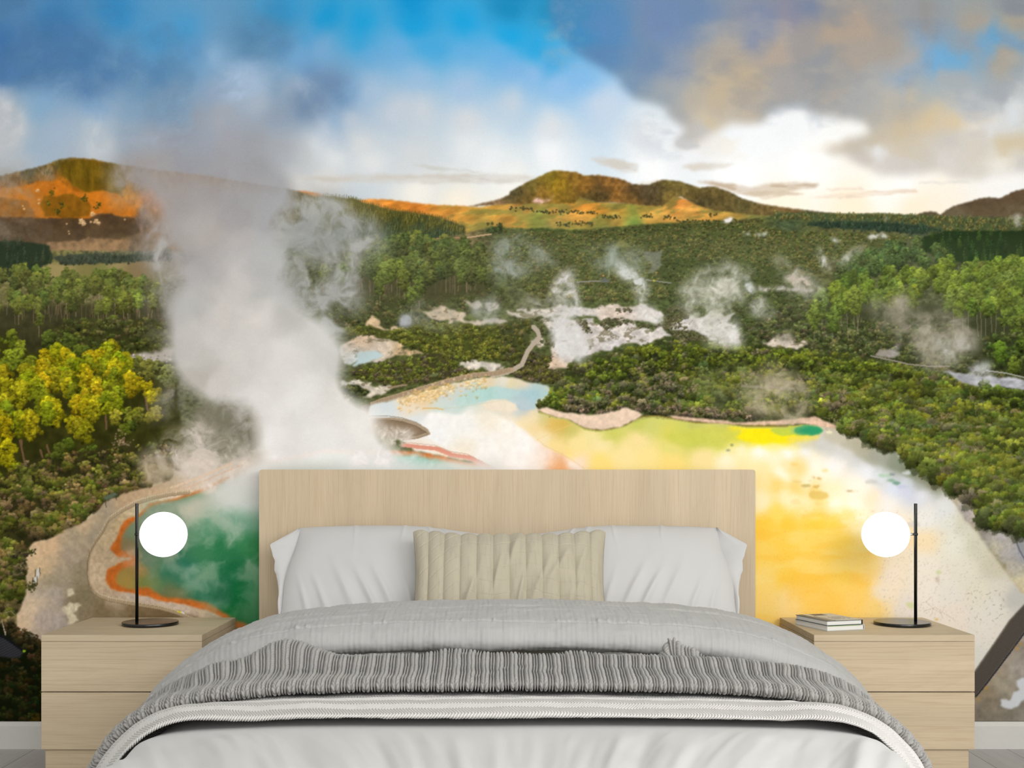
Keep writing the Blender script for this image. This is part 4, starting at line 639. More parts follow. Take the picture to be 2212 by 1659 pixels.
def add_lathe(bm, prof, c=(0, 0, 0), axis='Z', n=64):
    rings = []
    for r, h in prof:
        ring = []
        for k in range(n):
            a = 2*pi*k/n; p = (r*cos(a), r*sin(a), h)
            if axis == 'X': p = (h, r*cos(a), r*sin(a))
            ring.append(bm.verts.new((c[0]+p[0], c[1]+p[1], c[2]+p[2])))
        rings.append(ring)
    for a, b in zip(rings[:-1], rings[1:]):
        for k in range(n): bm.faces.new((a[k], a[(k+1) % n], b[(k+1) % n], b[k]))
    bm.faces.new(rings[0][::-1]); bm.faces.new(rings[-1])
def empty(name, loc=(0, 0, 0)):
    o = bpy.data.objects.new(name, None); COL.objects.link(o); o.location = loc; o.empty_display_size = .1
    return o
def tag(o, label, cat, group=None):
    o['label'] = label; o['category'] = cat
    if group: o['group'] = group
    return o
def struct(o): o['kind'] = 'structure'; return o

class NT:
    def __init__(s, name):
        s.m = bpy.data.materials.new(name); s.m.use_nodes = True; s.t = s.m.node_tree
        s.b = s.t.nodes['Principled BSDF']; s.b.inputs['Specular IOR Level'].default_value = .3
    def n(s, typ, **kw):
        x = s.t.nodes.new(typ)
        for k, v in kw.items():
            if k in x.inputs: x.inputs[k].default_value = v
            else: setattr(x, k, v)
        return x
    def l(s, a, b): s.t.links.new(a, b)
    def coords(s, scale=(1, 1, 1), rot=(0, 0, 0), what='Object', loc=(0, 0, 0)):
        tc = s.n('ShaderNodeTexCoord'); mp = s.n('ShaderNodeMapping'); s.l(tc.outputs[what], mp.inputs[0])
        mp.inputs['Scale'].default_value = scale; mp.inputs['Rotation'].default_value = rot; mp.inputs['Location'].default_value = loc
        return mp.outputs[0]
    def noise(s, co, scale, detail=4., rough=.5, dist=0.):
        x = s.n('ShaderNodeTexNoise'); x.inputs['Scale'].default_value = scale; x.inputs['Detail'].default_value = detail
        x.inputs['Roughness'].default_value = rough; x.inputs['Distortion'].default_value = dist; s.l(co, x.inputs['Vector']); return x.outputs['Fac']
    def ramp(s, fac, stops):
        r = s.n('ShaderNodeValToRGB'); e = r.color_ramp.elements
        while len(e) < len(stops): e.new(.5)
        for k, (p, c) in enumerate(stops): e[k].position = p; e[k].color = (*c, 1) if len(c) == 3 else c
        s.l(fac, r.inputs[0]); return r.outputs[0]
    def mix(s, f, a, b, mode='MIX'):
        m = s.n('ShaderNodeMix'); m.data_type = 'RGBA'; m.blend_type = mode
        for inp, v in ((m.inputs[0], f), (m.inputs[6], a), (m.inputs[7], b)):
            if isinstance(v, (float, int)): inp.default_value = v
            elif isinstance(v, tuple): inp.default_value = (*v, 1)
            else: s.l(v, inp)
        return m.outputs[2]
    def bump(s, h, strength=.3, dist=.002, prev=None):
        b = s.n('ShaderNodeBump'); b.inputs['Strength'].default_value = strength; b.inputs['Distance'].default_value = dist
        s.l(h, b.inputs['Height']); s.l(b.outputs[0], s.b.inputs['Normal'])
        if prev is not None: s.l(prev, b.inputs['Normal'])
        return b.outputs[0]
def lin(r, g=None, b=None):
    c = (r, g, b) if g is not None else (r, r, r)
    return tuple(((v/255.)/12.92 if v/255. <= .04045 else ((v/255.+.055)/1.055)**2.4) for v in c)
def mul(c, k): return tuple(min(.95, v*k) for v in c)

def plain(name, col, rough=.6, metal=0., spec=.3):
    t = NT(name); t.b.inputs['Base Color'].default_value = (*col, 1); t.b.inputs['Roughness'].default_value = rough
    t.b.inputs['Metallic'].default_value = metal; t.b.inputs['Specular IOR Level'].default_value = spec
    co = t.coords(); nz = t.noise(co, 60., 3.)
    t.l(t.mix(.06, tuple(col), nz, 'MULTIPLY') if metal == 0 else t.mix(.03, tuple(col), nz, 'MULTIPLY'), t.b.inputs['Base Color'])
    return t.m
def wood(name, light, dark, along='X', vertical_strips=False, loc=(0, 0, 0)):
    t = NT(name); t.b.inputs['Roughness'].default_value = .55; t.b.inputs['Specular IOR Level'].default_value = .25
    st = {'X': (1., 9., 9.), 'Z': (9., 9., 1.)}[along]
    co = t.coords(st, loc=loc)
    soft = t.noise(co, 1.3, 4., .55, .6)
    c = t.ramp(soft, [(.30, mul(light, .93)), (.52, light), (.70, mul(light, 1.06))])
    # cathedral figure: rings of a stretched, bent distance field
    co2 = t.coords({'X': (.55, 1., 4.2), 'Z': (4.2, 1., .55)}[along], loc=tuple(l+.3 for l in loc))
    ring = t.noise(co2, 1.5, 2., .35, .25)
    m = t.n('ShaderNodeMath'); m.operation = 'MULTIPLY'; t.l(ring, m.inputs[0]); m.inputs[1].default_value = 24.
    fr = t.n('ShaderNodeMath'); fr.operation = 'FRACT'; t.l(m.outputs[0], fr.inputs[0])
    rr = t.ramp(fr.outputs[0], [(.0, (1, 1, 1)), (.55, (.90, .90, .90)), (.9, (.62, .62, .62)), (1., (1, 1, 1))])
    fine = t.noise(t.coords({'X': (5., 60., 230.), 'Z': (230., 60., 5.)}[along], loc=loc), 1., 3., .6)
    fm = t.ramp(fine, [(.36, (1, 1, 1)), (.47, (.25, .25, .25)), (.58, (0, 0, 0))])
    c = t.mix(.14, c, t.mix(1., rr, dark, 'SCREEN'), 'MULTIPLY')
    c = t.mix(t.mix(.32, (0, 0, 0), fm), c, dark)
    if vertical_strips:
        sp = t.n('ShaderNodeTexVoronoi'); sp.voronoi_dimensions = '1D'; sp.inputs['Scale'].default_value = 4.2
        tc = t.n('ShaderNodeTexCoord'); sx = t.n('ShaderNodeSeparateXYZ'); t.l(tc.outputs['Object'], sx.inputs[0]); t.l(sx.outputs[0], sp.inputs['W'])
        hs = t.n('ShaderNodeSeparateColor'); t.l(sp.outputs['Color'], hs.inputs[0])
        c = t.mix(.55, c, t.ramp(hs.outputs[0], [(0., (.93, .90, .86)), (1., (1., 1., 1.))]), 'MULTIPLY')
    t.l(c, t.b.inputs['Base Color']); t.bump(fine, .12, .0006)
    return t.m
def fabric(name, col, weave=900., bump=.25, mott=.08, stripe=None, tint=None):
    t = NT(name); t.b.inputs['Roughness'].default_value = .92; t.b.inputs['Specular IOR Level'].default_value = .1
    t.b.inputs['Sheen Weight'].default_value = .15
    co = t.coords(what='UV')
    w = t.noise(co, weave, 2., .6); c = t.mix(mott, col, t.noise(co, 5., 5.), 'MULTIPLY')
    c = t.mix(mott, c, w, 'OVERLAY')
    if tint: c = t.mix(t.ramp(t.noise(co, 9., 5., .6), [(.4, (0, 0, 0)), (.62, (1, 1, 1))]), c, tint)
    h = w
    if stripe:
        s2 = t.noise(t.coords((stripe[0], stripe[1], 1), what='UV'), 1., 3., .65)
        c = t.mix(stripe[2], c, t.ramp(s2, [(.35, (.35, .35, .35)), (.5, (1, 1, 1))]), 'MULTIPLY'); h = t.mix(.6, w, s2)
    t.l(c, t.b.inputs['Base Color']); t.bump(h, bump, .0008)
    return t.m

OAK_L, OAK_D = lin(206, 184, 152), lin(150, 118, 84)
M = {}
M['oak_head'] = wood('oak_upright_grain', lin(206, 188, 160), lin(180, 148, 116), 'Z', True)
M['oak'] = wood('oak_level_grain', lin(200, 182, 153), lin(166, 136, 104), 'X')
M['oak2'] = wood('oak_level_grain_lower', lin(200, 182, 153), lin(166, 136, 104), 'X', loc=(1.7, .4, 2.6))
M['gap'] = plain('shadow_gap', lin(70, 60, 48), .8)
M['black'] = plain('black_lacquer', (.006, .006, .006), .22, 0., .5)
M['steel'] = plain('brushed_steel', (.62, .62, .62), .28, 1.)
M['skirting'] = plain('painted_skirting', lin(212, 210, 204), .5)
M['wall'] = plain('white_plaster', lin(236, 236, 234), .9)
M['white_cotton'] = fabric('white_cotton', lin(194, 192, 189), 700., .12, .05)
M['pillow'] = fabric('pillow_cotton', lin(204, 202, 200), 500., .10, .05)
M['grey_linen'] = fabric('light_grey_linen', lin(178, 176, 173), 700., .2, .10, (160., 3., .12))
M['knit'] = fabric('grey_wool', lin(164, 161, 157), 260., .5, .15)
M['chevron'] = fabric('pale_quilt', lin(204, 201, 197), 700., .1, .04)
M['sand_linen'] = fabric('sand_linen', lin(188, 179, 158), 420., .3, .10, (90., 9., .16))
M['mattress'] = fabric('mattress_ticking', lin(205, 205, 202), 300., .1)
g = NT('opal_glass_lit'); g.b.inputs['Base Color'].default_value = (.9, .9, .9, 1); g.b.inputs['Emission Color'].default_value = (1, 1, .99, 1); g.b.inputs['Emission Strength'].default_value = 1.6; M['globe'] = g.m

# ================================================================ the room
XL, XR, ZC, YB = -2.3, 2.3, 2.7, -6.75
def quad(name, pts, mat): return struct(mesh_obj(name, pts, [[0, 1, 2, 3]], mat, smooth=False))
t = NT('grey_wood_planks'); t.b.inputs['Roughness'].default_value = .5
co = t.coords((1, 1, 1)); br = t.n('ShaderNodeTexBrick'); br.offset = .37; br.inputs['Scale'].default_value = 1.
br.inputs['Brick Width'].default_value = 1.4; br.inputs['Row Height'].default_value = .145; br.inputs['Mortar Size'].default_value = .0014
br.inputs['Color1'].default_value = (*lin(186, 184, 182), 1); br.inputs['Color2'].default_value = (*lin(196, 194, 191), 1); br.inputs['Mortar'].default_value = (*lin(120, 112, 104), 1)
t.l(t.coords(rot=(0, 0, pi/2), loc=(.0, .02, 0)), br.inputs['Vector'])
gr = t.noise(t.coords((30., 1.6, 1)), 1.6, 5., .6); t.l(t.mix(.45, br.outputs['Color'], t.ramp(gr, [(.3, (.72, .72, .72)), (.65, (1, 1, 1))]), 'MULTIPLY'), t.b.inputs['Base Color']); t.bump(gr, .1, .001)
M['floor'] = t.m
def slab(name, x0, x1, y0, y1, z0, z1, mat):
    bm = bmesh.new(); add_box(bm, x0, x1, y0, y1, z0, z1); return struct(bm_obj(name, bm, mat))
slab('floor', XL, XR, YB, 0, -.08, 0, M['floor'])
slab('wall_back', XL, XR, .002, .10, 0, ZC, M['wall'])
slab('wall_left', XL-.1, XL, YB, .1, 0, ZC, M['wall'])
slab('ceiling', XL-.1, XR+.1, YB, .1, ZC, ZC+.08, M['wall'])
bm = bmesh.new()                                                  # right wall with a window opening
for b in ((YB, -4.35, 0, ZC), (-2.25, .1, 0, ZC), (-4.35, -2.25, 0, .95), (-4.35, -2.25, 2.5, ZC)): add_box(bm, XR, XR+.1, b[0], b[1], b[2], b[3])
struct(bm_obj('wall_right', bm, M['wall']))
bm = bmesh.new()
for b in ((-4.35, -4.29, .95, 2.5), (-2.31, -2.25, .95, 2.5), (-4.29, -2.31, .95, 1.01), (-4.29, -2.31, 2.44, 2.5), (-3.33, -3.27, 1.01, 2.44)): add_box(bm, XR+.03, XR+.08, b[0], b[1], b[2], b[3])
struct(bm_obj('window_1', bm, M['skirting']))
def skirt(name, x0, x1, y0, y1, side):
    bm = bmesh.new(); h, d = .092, .018
    if side == 'back': P = [(x0, 0), (x1, 0)]; prof = [(0, 0), (-d, 0), (-d, h-.014), (-d+.006, h-.003), (-d+.008, h), (0, h)]
    V = []
    if side == 'back':
        for x in (x0, x1): V.append([bm.verts.new((x, .001+a, b)) for a, b in prof])
    else:
        sg = 1 if side == 'left' else -1; xx = XL if side == 'left' else XR
        prof = [(0, 0), (d, 0), (d, h-.014), (d-.006, h-.003), (d-.008, h), (0, h)]
        for y in (y0, y1): V.append([bm.verts.new((xx+sg*a, y, b)) for a, b in prof])
    for k in range(len(prof)-1): bm.faces.new((V[0][k], V[1][k], V[1][k+1], V[0][k+1]))
    bm.faces.new(V[0]); bm.faces.new(V[1][::-1])
    return struct(bm_obj(name, bm, M['skirting']))
skirt('baseboard_back', XL+.019, XR-.019, 0, 0, 'back'); skirt('baseboard_left', 0, 0, YB, -.001, 'left'); skirt('baseboard_right', 0, 0, YB, -.001, 'right')

# ================================================================ the printed wall covering
A = paint_print()/255.
A = np.where(A <= .04045, A/12.92, ((A+.055)/1.055)**2.4).astype(np.float32)
A = np.clip(A*PRINT_GAIN, 0, .96)
WS = 627.0                                                          # print units per metre
cols = np.concatenate([np.arange(0, int((0-PX0)*PS), 3), np.arange(int((0-PX0)*PS), int((2212-PX0)*PS)+1), np.arange(int((2212-PX0)*PS)+2, PW, 3)])
A = A[:, cols]; gx = ((cols+.5)/PS+PX0-VX)/WS; gz = CAM_Z-((np.arange(PH)+.5)/PS+PY0-VY)/WS
gx[0], gx[-1] = XL+.002, XR-.002; gz[0] = ZC-.002; gz[-1] = .093
GX, GZ = np.meshgrid(gx, gz); nv, nu = GX.shape
V = np.stack([GX.ravel(), np.full(GX.size, -.0015), GZ.ravel()], 1)
t = NT('printed_wallpaper'); t.b.inputs['Roughness'].default_value = .75; t.b.inputs['Specular IOR Level'].default_value = 0.
at = t.n('ShaderNodeAttribute'); at.attribute_name = 'print'; t.l(at.outputs['Color'], t.b.inputs['Base Color'])
mural = mesh_obj('wall_mural', V, grid_faces(nu, nv, True), t.m, smooth=False)
ca = mural.data.color_attributes.new('print', 'FLOAT_COLOR', 'POINT')
rgba = np.ones((nu*nv, 4), np.float32); rgba[:, :3] = A.reshape(-1, 3); ca.data.foreach_set('color', rgba.ravel())
tag(mural, 'full-wall printed landscape mural of steaming hot springs, forest and hills', 'wall mural')
del A, rgba, V

# ================================================================ furniture
def nightstand(name, x0, x1, label):
    t = tag(empty(name, ((x0+x1)/2, -.245, 0)), label, 'nightstand', 'oak nightstands beside the bed')
    cx = (x0+x1)/2; L = lambda a: a-cx; w0, w1 = x0-cx, x1-cx; y0, y1 = -.47+.245, -.021+.245
    bm = bmesh.new()                                              # carcass: top, two sides, back, floor of the box
    add_box(bm, w0, w1, y0, y1, .432, .452, .0012); add_box(bm, w0, w0+.018, y0+.02, y1, .103, .4315); add_box(bm, w1-.018, w1, y0+.02, y1, .103, .4315)
    add_box(bm, w0+.0185, w1-.0185, y1-.012, y1-.001, .104, .431); add_box(bm, w0+.0185, w1-.0185, y0+.02, y1-.013, .104, .12)
    bm_obj('cabinet_body', bm, M['oak'], t)
    for z0, z1, m in ((.2795, .4312, 'oak'), (.103, .2765, 'oak2')):
        bm = bmesh.new(); add_box(bm, w0, w1, y0, y0+.0185, z0, z1, .0012); add_box(bm, w0+.03, w1-.03, y0+.019, y1-.03, max(z0+.01, .125), z1-.02)
        bm_obj('drawer', bm, M[m], t)
    bm = bmesh.new(); add_box(bm, w0+.008, w1-.014, y0+.012, y1-.03, 0, .1025, .001); bm_obj('plinth', bm, M['oak2'], t)
    return t
nightstand('nightstand', -1.415, -.925, 'oak two-drawer nightstand left of the bed carrying only a lamp')
nightstand('nightstand', .940, 1.430, 'oak two-drawer nightstand right of the bed carrying books and a lamp')

def lamp(x, y, s, label):
    t = tag(empty('table_lamp', (x, y, .4525)), label, 'table lamp', 'black globe table lamps')
    px = -s*.044
    bm = bmesh.new(); add_lathe(bm, [(.001, 0), (.0885, 0), (.0895, .001), (.0895, .0095), (.0885, .0105), (.001, .0105)], n=96); bm_obj('lamp_base', bm, M['black'], t, True)
    for p in t.children[-1].data.polygons: p.use_smooth = abs(p.normal.z) < .5
    bm = bmesh.new(); add_lathe(bm, [(.0052, .0106), (.0054, .393), (.0050, .3945)], (px, 0, 0), n=32); bm_obj('pole', bm, M['black'], t, True)
    bm = bmesh.new(); add_lathe(bm, [(.0056, -.0045), (.0072, -.0035), (.0072, .0035), (.0056, .0045)], (px, 0, .294), n=32); cl = bm_obj('clamp', bm, M['black'], t, True)
    bm = bmesh.new(); q = 1 if s > 0 else -1
    pr = [(.0040, .0055), (.0040, .0165), (.0030, .0185), (.0016, .0195), (.0016, .0225)] if s < 0 else [(.0036, .0055), (.0036, .0120)]
    add_lathe(bm, [(r, q*h) for r, h in pr], (px, 0, .294), 'X', 24); bm_obj('arm', bm, M['steel'], t, True)['label'] = 'steel arm'
    bm = bmesh.new(); bmesh.ops.create_uvsphere(bm, u_segments=64, v_segments=40, radius=.0757)
    gx_ = px+q*(.0120+.0750 if s > 0 else .0225+.0752)
    for v in bm.verts: v.co.z *= .97; v.co.x += gx_; v.co.z += .2935
    bm_obj('lamp_shade', bm, M['globe'], t, True)['label'] = 'glowing white glass globe'
    return t
lamp(-1.158, -.218, 1, 'black globe lamp on the left nightstand, globe right of its pole')
lamp(1.293, -.218, -1, 'black globe lamp on the right nightstand beside the books')

# books
M['paper'] = fabric('book_pages', lin(226, 225, 220), 60., .1, .03, (1., 500., .12))
M['cover_dark'] = plain('dark_cover_board', lin(48, 54, 60), .5); M['cover_pale'] = plain('pale_cover_board', lin(206, 208, 204), .5)
M['print_pale'] = plain('pale_jacket', lin(196, 196, 192), .45); M['print_dark'] = plain('dark_jacket_print', lin(92, 92, 88), .5); M['print_mid'] = plain('grey_jacket_print', lin(128, 128, 124), .5); M['green'] = plain('green_jacket_edge', lin(120, 160, 60), .5)
def book(x, y, z, ang, w, d, h, spine, board, label, jacket=False):
    t = tag(empty('book', (x, y, z)), label, 'book', 'books stacked on the right nightstand'); t.rotation_euler.z = ang
    bm = bmesh.new(); add_box(bm, .0015, w-.004, .0015, d-.0015, .0014, h-.0014, .0004, 1); bm_obj('pages', bm, M['paper'], t)
    bm = bmesh.new(); add_box(bm, 0, w, 0, d, 0, .0013); add_box(bm, 0, w, 0, d, h-.0013, h); add_box(bm, w-.0016, w, 0, d, .0013, h-.0013, 0)
    bm_obj('cover', bm, board, t)
    return t
bk = book(1.003, -.386, .4525, .315, .136, .185, .0155, None, M['cover_pale'], 'pale book lying flat on the right nightstand under another')
bm = bmesh.new(); add_box(bm, .004, .120, -.0003, .0008, .0143, .0156); bm_obj('jacket_edge', bm, M['green'], bk)['label'] = 'green jacket edge'
bk = book(1.004, -.381, .4684, .315, .130, .180, .0150, None, M['cover_dark'], 'dark-edged book with a printed pale jacket on top of the stack')
bm = bmesh.new(); add_box(bm, .0004, .1294, .0004, .1796, .0151, .0153); jk = bm_obj('jacket', bm, M['print_pale'], bk)
bm = bmesh.new()
for a in ((.003, .020, .002, .175), (.027, .033, .0, .120), (.044, .090, .135, .172)): add_box(bm, a[0], a[1], a[2], a[3], .0154, .0156)
bm_obj('jacket_print', bm, M['print_dark'], jk)
bm = bmesh.new(); rg = np.random.RandomState(4)
for row in range(4):
    xx = .050
    while xx < .118:
        wl = .002+.003*rg.rand(); yy = .030+row*.018
        if rg.rand() < .85: add_box(bm, xx, xx+wl*.8, yy, yy+.010*(.6+.4*rg.rand()), .0154, .01555)
        xx += wl+.0016
bm_obj('jacket_lettering', bm, M['print_mid'], jk)

# ================================================================ the bed
bed = tag(empty('bed', (.01, -.06, 0)), 'wide bed with a plain oak panel headboard between the nightstands', 'bed')
BX, BY = .01, -.06
bm = bmesh.new(); add_box(bm, -.846, .838, -.058+.06-.004, -.018+.06-.004, .12, .9585); 
bmesh.ops.bevel(bm, geom=[e for e in bm.edges if (abs(e.verts[0].co.y-e.verts[1].co.y) > .01 and e.verts[0].co.z > .9)], offset=.010, segments=5, profile=.5, affect='EDGES')
bmesh.ops.bevel(bm, geom=[e for e in bm.edges if abs(e.verts[0].co.y-e.verts[1].co.y) < 1e-5 and e.verts[0].co.y < -.03], offset=.004, segments=2, profile=.5, affect='EDGES')
bm_obj('headboard', bm, M['oak_head'], bed)
bm = bmesh.new(); add_box(bm, -.71, .71, -1.80, -.004, .10, .22, .006); bm_obj('bed_frame', bm, M['oak'], bed)
for sx in (-.68, .68):
    for yy in (-.12, -1.75):
        bm = bmesh.new(); add_box(bm, sx-.03, sx+.03, yy-.03, yy+.03, 0, .0995, .003); bm_obj('leg', bm, M['oak'], bed)
bm = bmesh.new(); add_box(bm, -.70, .70, -1.80, -.012, .2205, .388, .06, 6); bm_obj('mattress', bm, M['mattress'], bed, True)

def normals(P):
    du = np.gradient(P, axis=1); dv = np.gradient(P, axis=0); n = np.cross(du, dv); n /= np.linalg.norm(n, axis=2, keepdims=True)+1e-12
    return n
def section(tab, n):
    # arc-length samples of a half cross-section (x, drop), mirrored; returns x, drop, s
    tx = np.array([p[0] for p in tab]); td = np.array([p[1] for p in tab])
    q = np.linspace(0, len(tab)-1, 800); k = np.arange(len(tab))
    x = np.interp(q, k, tx); d = np.interp(q, k, td)
    for _ in range(3):
        x = np.convolve(np.pad(x, 30, 'reflect', reflect_type='odd'), np.ones(61)/61, 'valid'); d = np.convolve(np.pad(d, 30, 'edge'), np.ones(61)/61, 'valid')
    x = x-x[0]; s = np.concatenate([[0], np.cumsum(np.hypot(np.diff(x), np.diff(d)))]); L = s[-1]
    u = np.linspace(-L, L, n); X = np.sign(u)*np.interp(abs(u), s, x); D = np.interp(abs(u), s, d)
    return u, X, D
def path(pts, n):
    p = np.array(pts, float); s = np.concatenate([[0], np.cumsum(np.hypot(*np.diff(p, axis=0).T))]); v = np.linspace(0, s[-1], n)
    a = np.interp(v, s, p[:, 0]); b = np.interp(v, s, p[:, 1]); k = max(3, n//40)|1
    for _ in range(2): a = np.convolve(np.pad(a, k//2, 'edge'), np.ones(k)/k, 'valid'); b = np.convolve(np.pad(b, k//2, 'edge'), np.ones(k)/k, 'valid')
    return v, a, b
def sheet(name, tab, zb, pts, nu, nv, disp, mat, yfun=None, lift=None, xs=None):
    # pts: (depth D from camera, height t over the base section). disp(u, v, D, X) -> height along the normal
    u, X, Dr = section(tab, nu); v, Dv, t = path(pts, nv)
    U, Vv = np.meshgrid(u, v); D = np.repeat(Dv[:, None], nu, 1); T = np.repeat(t[:, None], nu, 1)
    tx = np.gradient(X, u); tz = np.gradient(-Dr, u); ln = np.hypot(tx, tz); nx, nz = -tz/ln, tx/ln
    if lift is not None: T = T+lift(U, Vv, D, X[None, :]+0*D)
    if yfun is not None: D = D+yfun(U, Vv, D, X[None, :]+0*D)
    XX_ = X[None, :]+nx[None, :]*T
    if xs is not None: XX_ = XX_*xs(D, X[None, :]+0*D)
    P = np.stack([BX+XX_, CAM_Y+D, zb-Dr[None, :]+nz[None, :]*T], 2)
    n = normals(P)
    if n[nv//2, nu//2, 2] < 0: n = -n
    P = P+n*disp(U, Vv, D, X[None, :]+0*D)[..., None]
    return mesh_obj(name, P.reshape(-1, 3), grid_faces(nu, nv), mat, uv=np.stack([U.ravel(), Vv.ravel()], 1))
def G(x, c, w): return np.exp(-((x-c)/w)**2)
DOME = [(0, 0), (.3, .003), (.5, .014), (.62, .033), (.69, .052), (.77, .088), (.83, .128), (.88, .180), (.91, .240), (.925, .300), (.93, .330)]
DOMK = [(0, 0), (.3, .002), (.5, .008), (.64, .021), (.74, .042), (.82, .072), (.880, .110), (.916, .160), (.938, .225), (.946, .290), (.948, .330)]
DOMC = [(0, 0), (.3, .001), (.5, .005), (.62, .013), (.70, .028), (.77, .054), (.825, .090), (.868, .140), (.894, .205), (.905, .280), (.907, .330)]
DOMW = [(0, 0), (.3, 0), (.55, .003), (.66, .012), (.72, .028), (.728, .055), (.740, .100), (.748, .160), (.754, .250), (.754, .300)]

# white duvet
def wf(U, V, D, X):
    side = np.tanh(X/.30)*1.1
    a = fbm((X-side*.34*(D-2.2))/.050, D/1.1+7, 1., 501, 2)-.5; b = fbm((X-side*.46*(D-2.2))/.030+9, D/.5+side, 1., 505, 2)-.5
    c = fbm(X+3, D, .30, 507, 3)-.5
    f = sstep(2.34, 2.16, D); return (.030*a+.007*b)*f+.014*c*(.15+.85*f)
o = sheet('duvet', DOMW, .428, [(3.0, .0), (2.55, .006), (2.36, .010), (2.20, .020), (2.02, .022), (1.92, .018), (1.84, -.004), (1.80, -.04), (1.795, -.09), (1.795, -.15)], 420, 300, wf, M['white_cotton'],
          yfun=lambda U, V, D, X: .36*(np.clip(abs(X)/.78, 0, 1)**9)*sstep(2.6, 1.95, D))
tag(o, 'plain white duvet over the foot of the bed below the herringbone blanket', 'duvet')

# herringbone quilt
def cf(U, V, D, X):
    W = .039; k = V/W; tri = abs((k % 2)-1)                         # 0..1..0 between the crease rows
    s = (U*1.0+.017*tri*np.ones_like(U)+.002*fbm(U*30, V*30, 1., 521, 2))/.0063
    e = abs((s % 1.)-.5); rib = 1-np.exp(-((.5-e)/.17)**2)
    rib = rib*(1-.5*np.exp(-((tri*(1-tri))/.03)**2))
    return .0046*(rib-.5)+.006*(fbm(X+2, D, .12, 525, 3)-.5)+.003*(fbm(U, V, .035, 527, 2)-.5)
o = sheet('herringbone_blanket', DOMC, .430, [(2.76, .016), (2.66, .018), (2.58, .021), (2.52, .033), (2.49, .039), (2.43, .043), (2.37, .040), (2.330, .037), (2.322, .033), (2.330, .031)], 3000, 230, cf, M['chevron'], lift=lambda U, V, D, X: .027*sstep(.50, .78, abs(X))*sstep(2.54, 2.42, D),
          yfun=lambda U, V, D, X: .018*(fbm(U+9, V*0, .22, 531, 2)-.5)+.0*X, xs=lambda D, X: 1-.135*sstep(2.62, 2.28, D)*np.clip(abs(X)/.88, 0, 1)**2)
tag(o, 'pale quilted blanket with a herringbone pattern folded across the bed', 'blanket')

# chunky knit throw
def kf(U, V, D, X):
    sh = .018*np.sin(V*9+1)*np.sign(X)*np.clip(abs(X)*1.6, 0, 1)+.005*(fbm(U, V, .08, 541, 2)-.5)
    p = ((U+sh)/.0335) % 1.0; c = p-.29
    st = V/.0088-abs(c)*3.4; vs = abs(np.sin(pi*st))**.6
    half = np.sqrt(np.clip(1-((abs(c)-.14)/.155)**2, 0, 1))         # two plaits of the cable
    h = (.25+.75*vs)*half*.0115
    for q in (.69, .88):
        r = np.clip(1-((p-q)/.062)**2, 0, 1)
        h = np.maximum(h, np.sqrt(r)*(.0088+.0020*np.sin(2*pi*V/.0072+q*40)))
    return h
def kl(U, V, D, X):
    t = .012*G(D, 2.86, .050)*(.1+.9*fbm(U+3, U*0, .16, 551, 2))
    t = t+.010*G(D, 2.95, .03)*(fbm(U, U*0, .12, 553, 3)*1.6-.3)
    t = t+.050*G(X, -.545, .085)*G(D, 2.93, .07)+.028*G(X, -.68, .06)*G(D, 2.80, .06)+.052*G(X, .405, .020)*G(D, 2.975, .028)+.030*G(X, .44, .035)*G(D, 2.96, .03)
    t = t+.018*G(X, -.15, .08)*G(D, 2.96, .035)+.016*G(X, .16, .07)*G(D, 2.96, .035)
    return t+.005*(fbm(U, V, .05, 557, 3)-.5)-.016*sstep(.78, .90, abs(X))
o = sheet('knit_throw', DOMK, .445, [(2.64, .026), (2.598, .027), (2.588, .032), (2.604, .039), (2.65, .039), (2.72, .038), (2.79, .037), (2.83, .042), (2.88, .044), (2.93, .037), (2.965, .018), (3.01, .006), (3.05, -.010), (3.30, -.016)], 2900, 380, kf, M['knit'], lift=kl, xs=lambda D, X: 1-.055*sstep(2.98, 3.07, D)*np.clip(abs(X)/.8, 0, 1)**2,
          yfun=lambda U, V, D, X: .010*(fbm(U*3, U*0, .16, 561, 3)-.5)+.05*np.clip((abs(X)-.60)/.30, 0, 1)**2*sstep(2.95, 2.6, D))
tag(o, 'chunky grey cable-knit throw rumpled across the bed beneath the folded cover', 'throw blanket')

# turned-down grey cover
rgp = np.random.RandomState(8); pk = np.cumsum(.022+.012*rgp.rand(90))-1.25; pa = rgp.rand(90)**2.2
def gf(U, V, D, X):
    h = .012*(fbm(U*.45+5, V, .07, 571, 4)-.5)+.006*(fbm(U, V*.4, .03, 573, 3)-.5)
    h = h+.005*G(V, .47+.03*np.sin(U*3), .010)*(fbm(U, V*0, .3, 575, 2))-.006*G(V, .53+.04*np.sin(U*2+1), .008)
    for c, a in zip(pk, pa):                                        # small puckers along the hem seam
        m = abs(U[0]-c) < .03; du = U[:, m]-c; dv = V[:, m]-.385
        h[:, m] += a*(.0065*np.clip(1-abs(du-.25*dv-.004)/.012, 0, 1)*np.clip(du*180, 0, 1)*G(dv, 0, .012))-.0016*G(dv, -.008, .0025)*.6
    return h+.0007*np.sin(U*460+3*fbm(U*5, V*9, 1., 577, 2))*(V > .02)*fbm(U, V, .05, 579, 2)
o = sheet('turned_down_cover', DOME, .452, [(3.34, .010), (3.24, .014), (3.10, .026), (3.062, .036), (3.053, .058), (3.072, .084), (3.11, .104), (3.18, .119), (3.28, .126), (3.38, .129), (3.45, .124), (3.50, .098), (3.52, .05), (3.525, .012), (3.51, .004)], 1100, 330, gf, M['grey_linen'],
          yfun=lambda U, V, D, X: .014*(fbm(U*1.0+3, V*0, .12, 581, 2)-.5))
tag(o, 'light grey linen cover turned down in a thick fold below the pillows', 'cover')

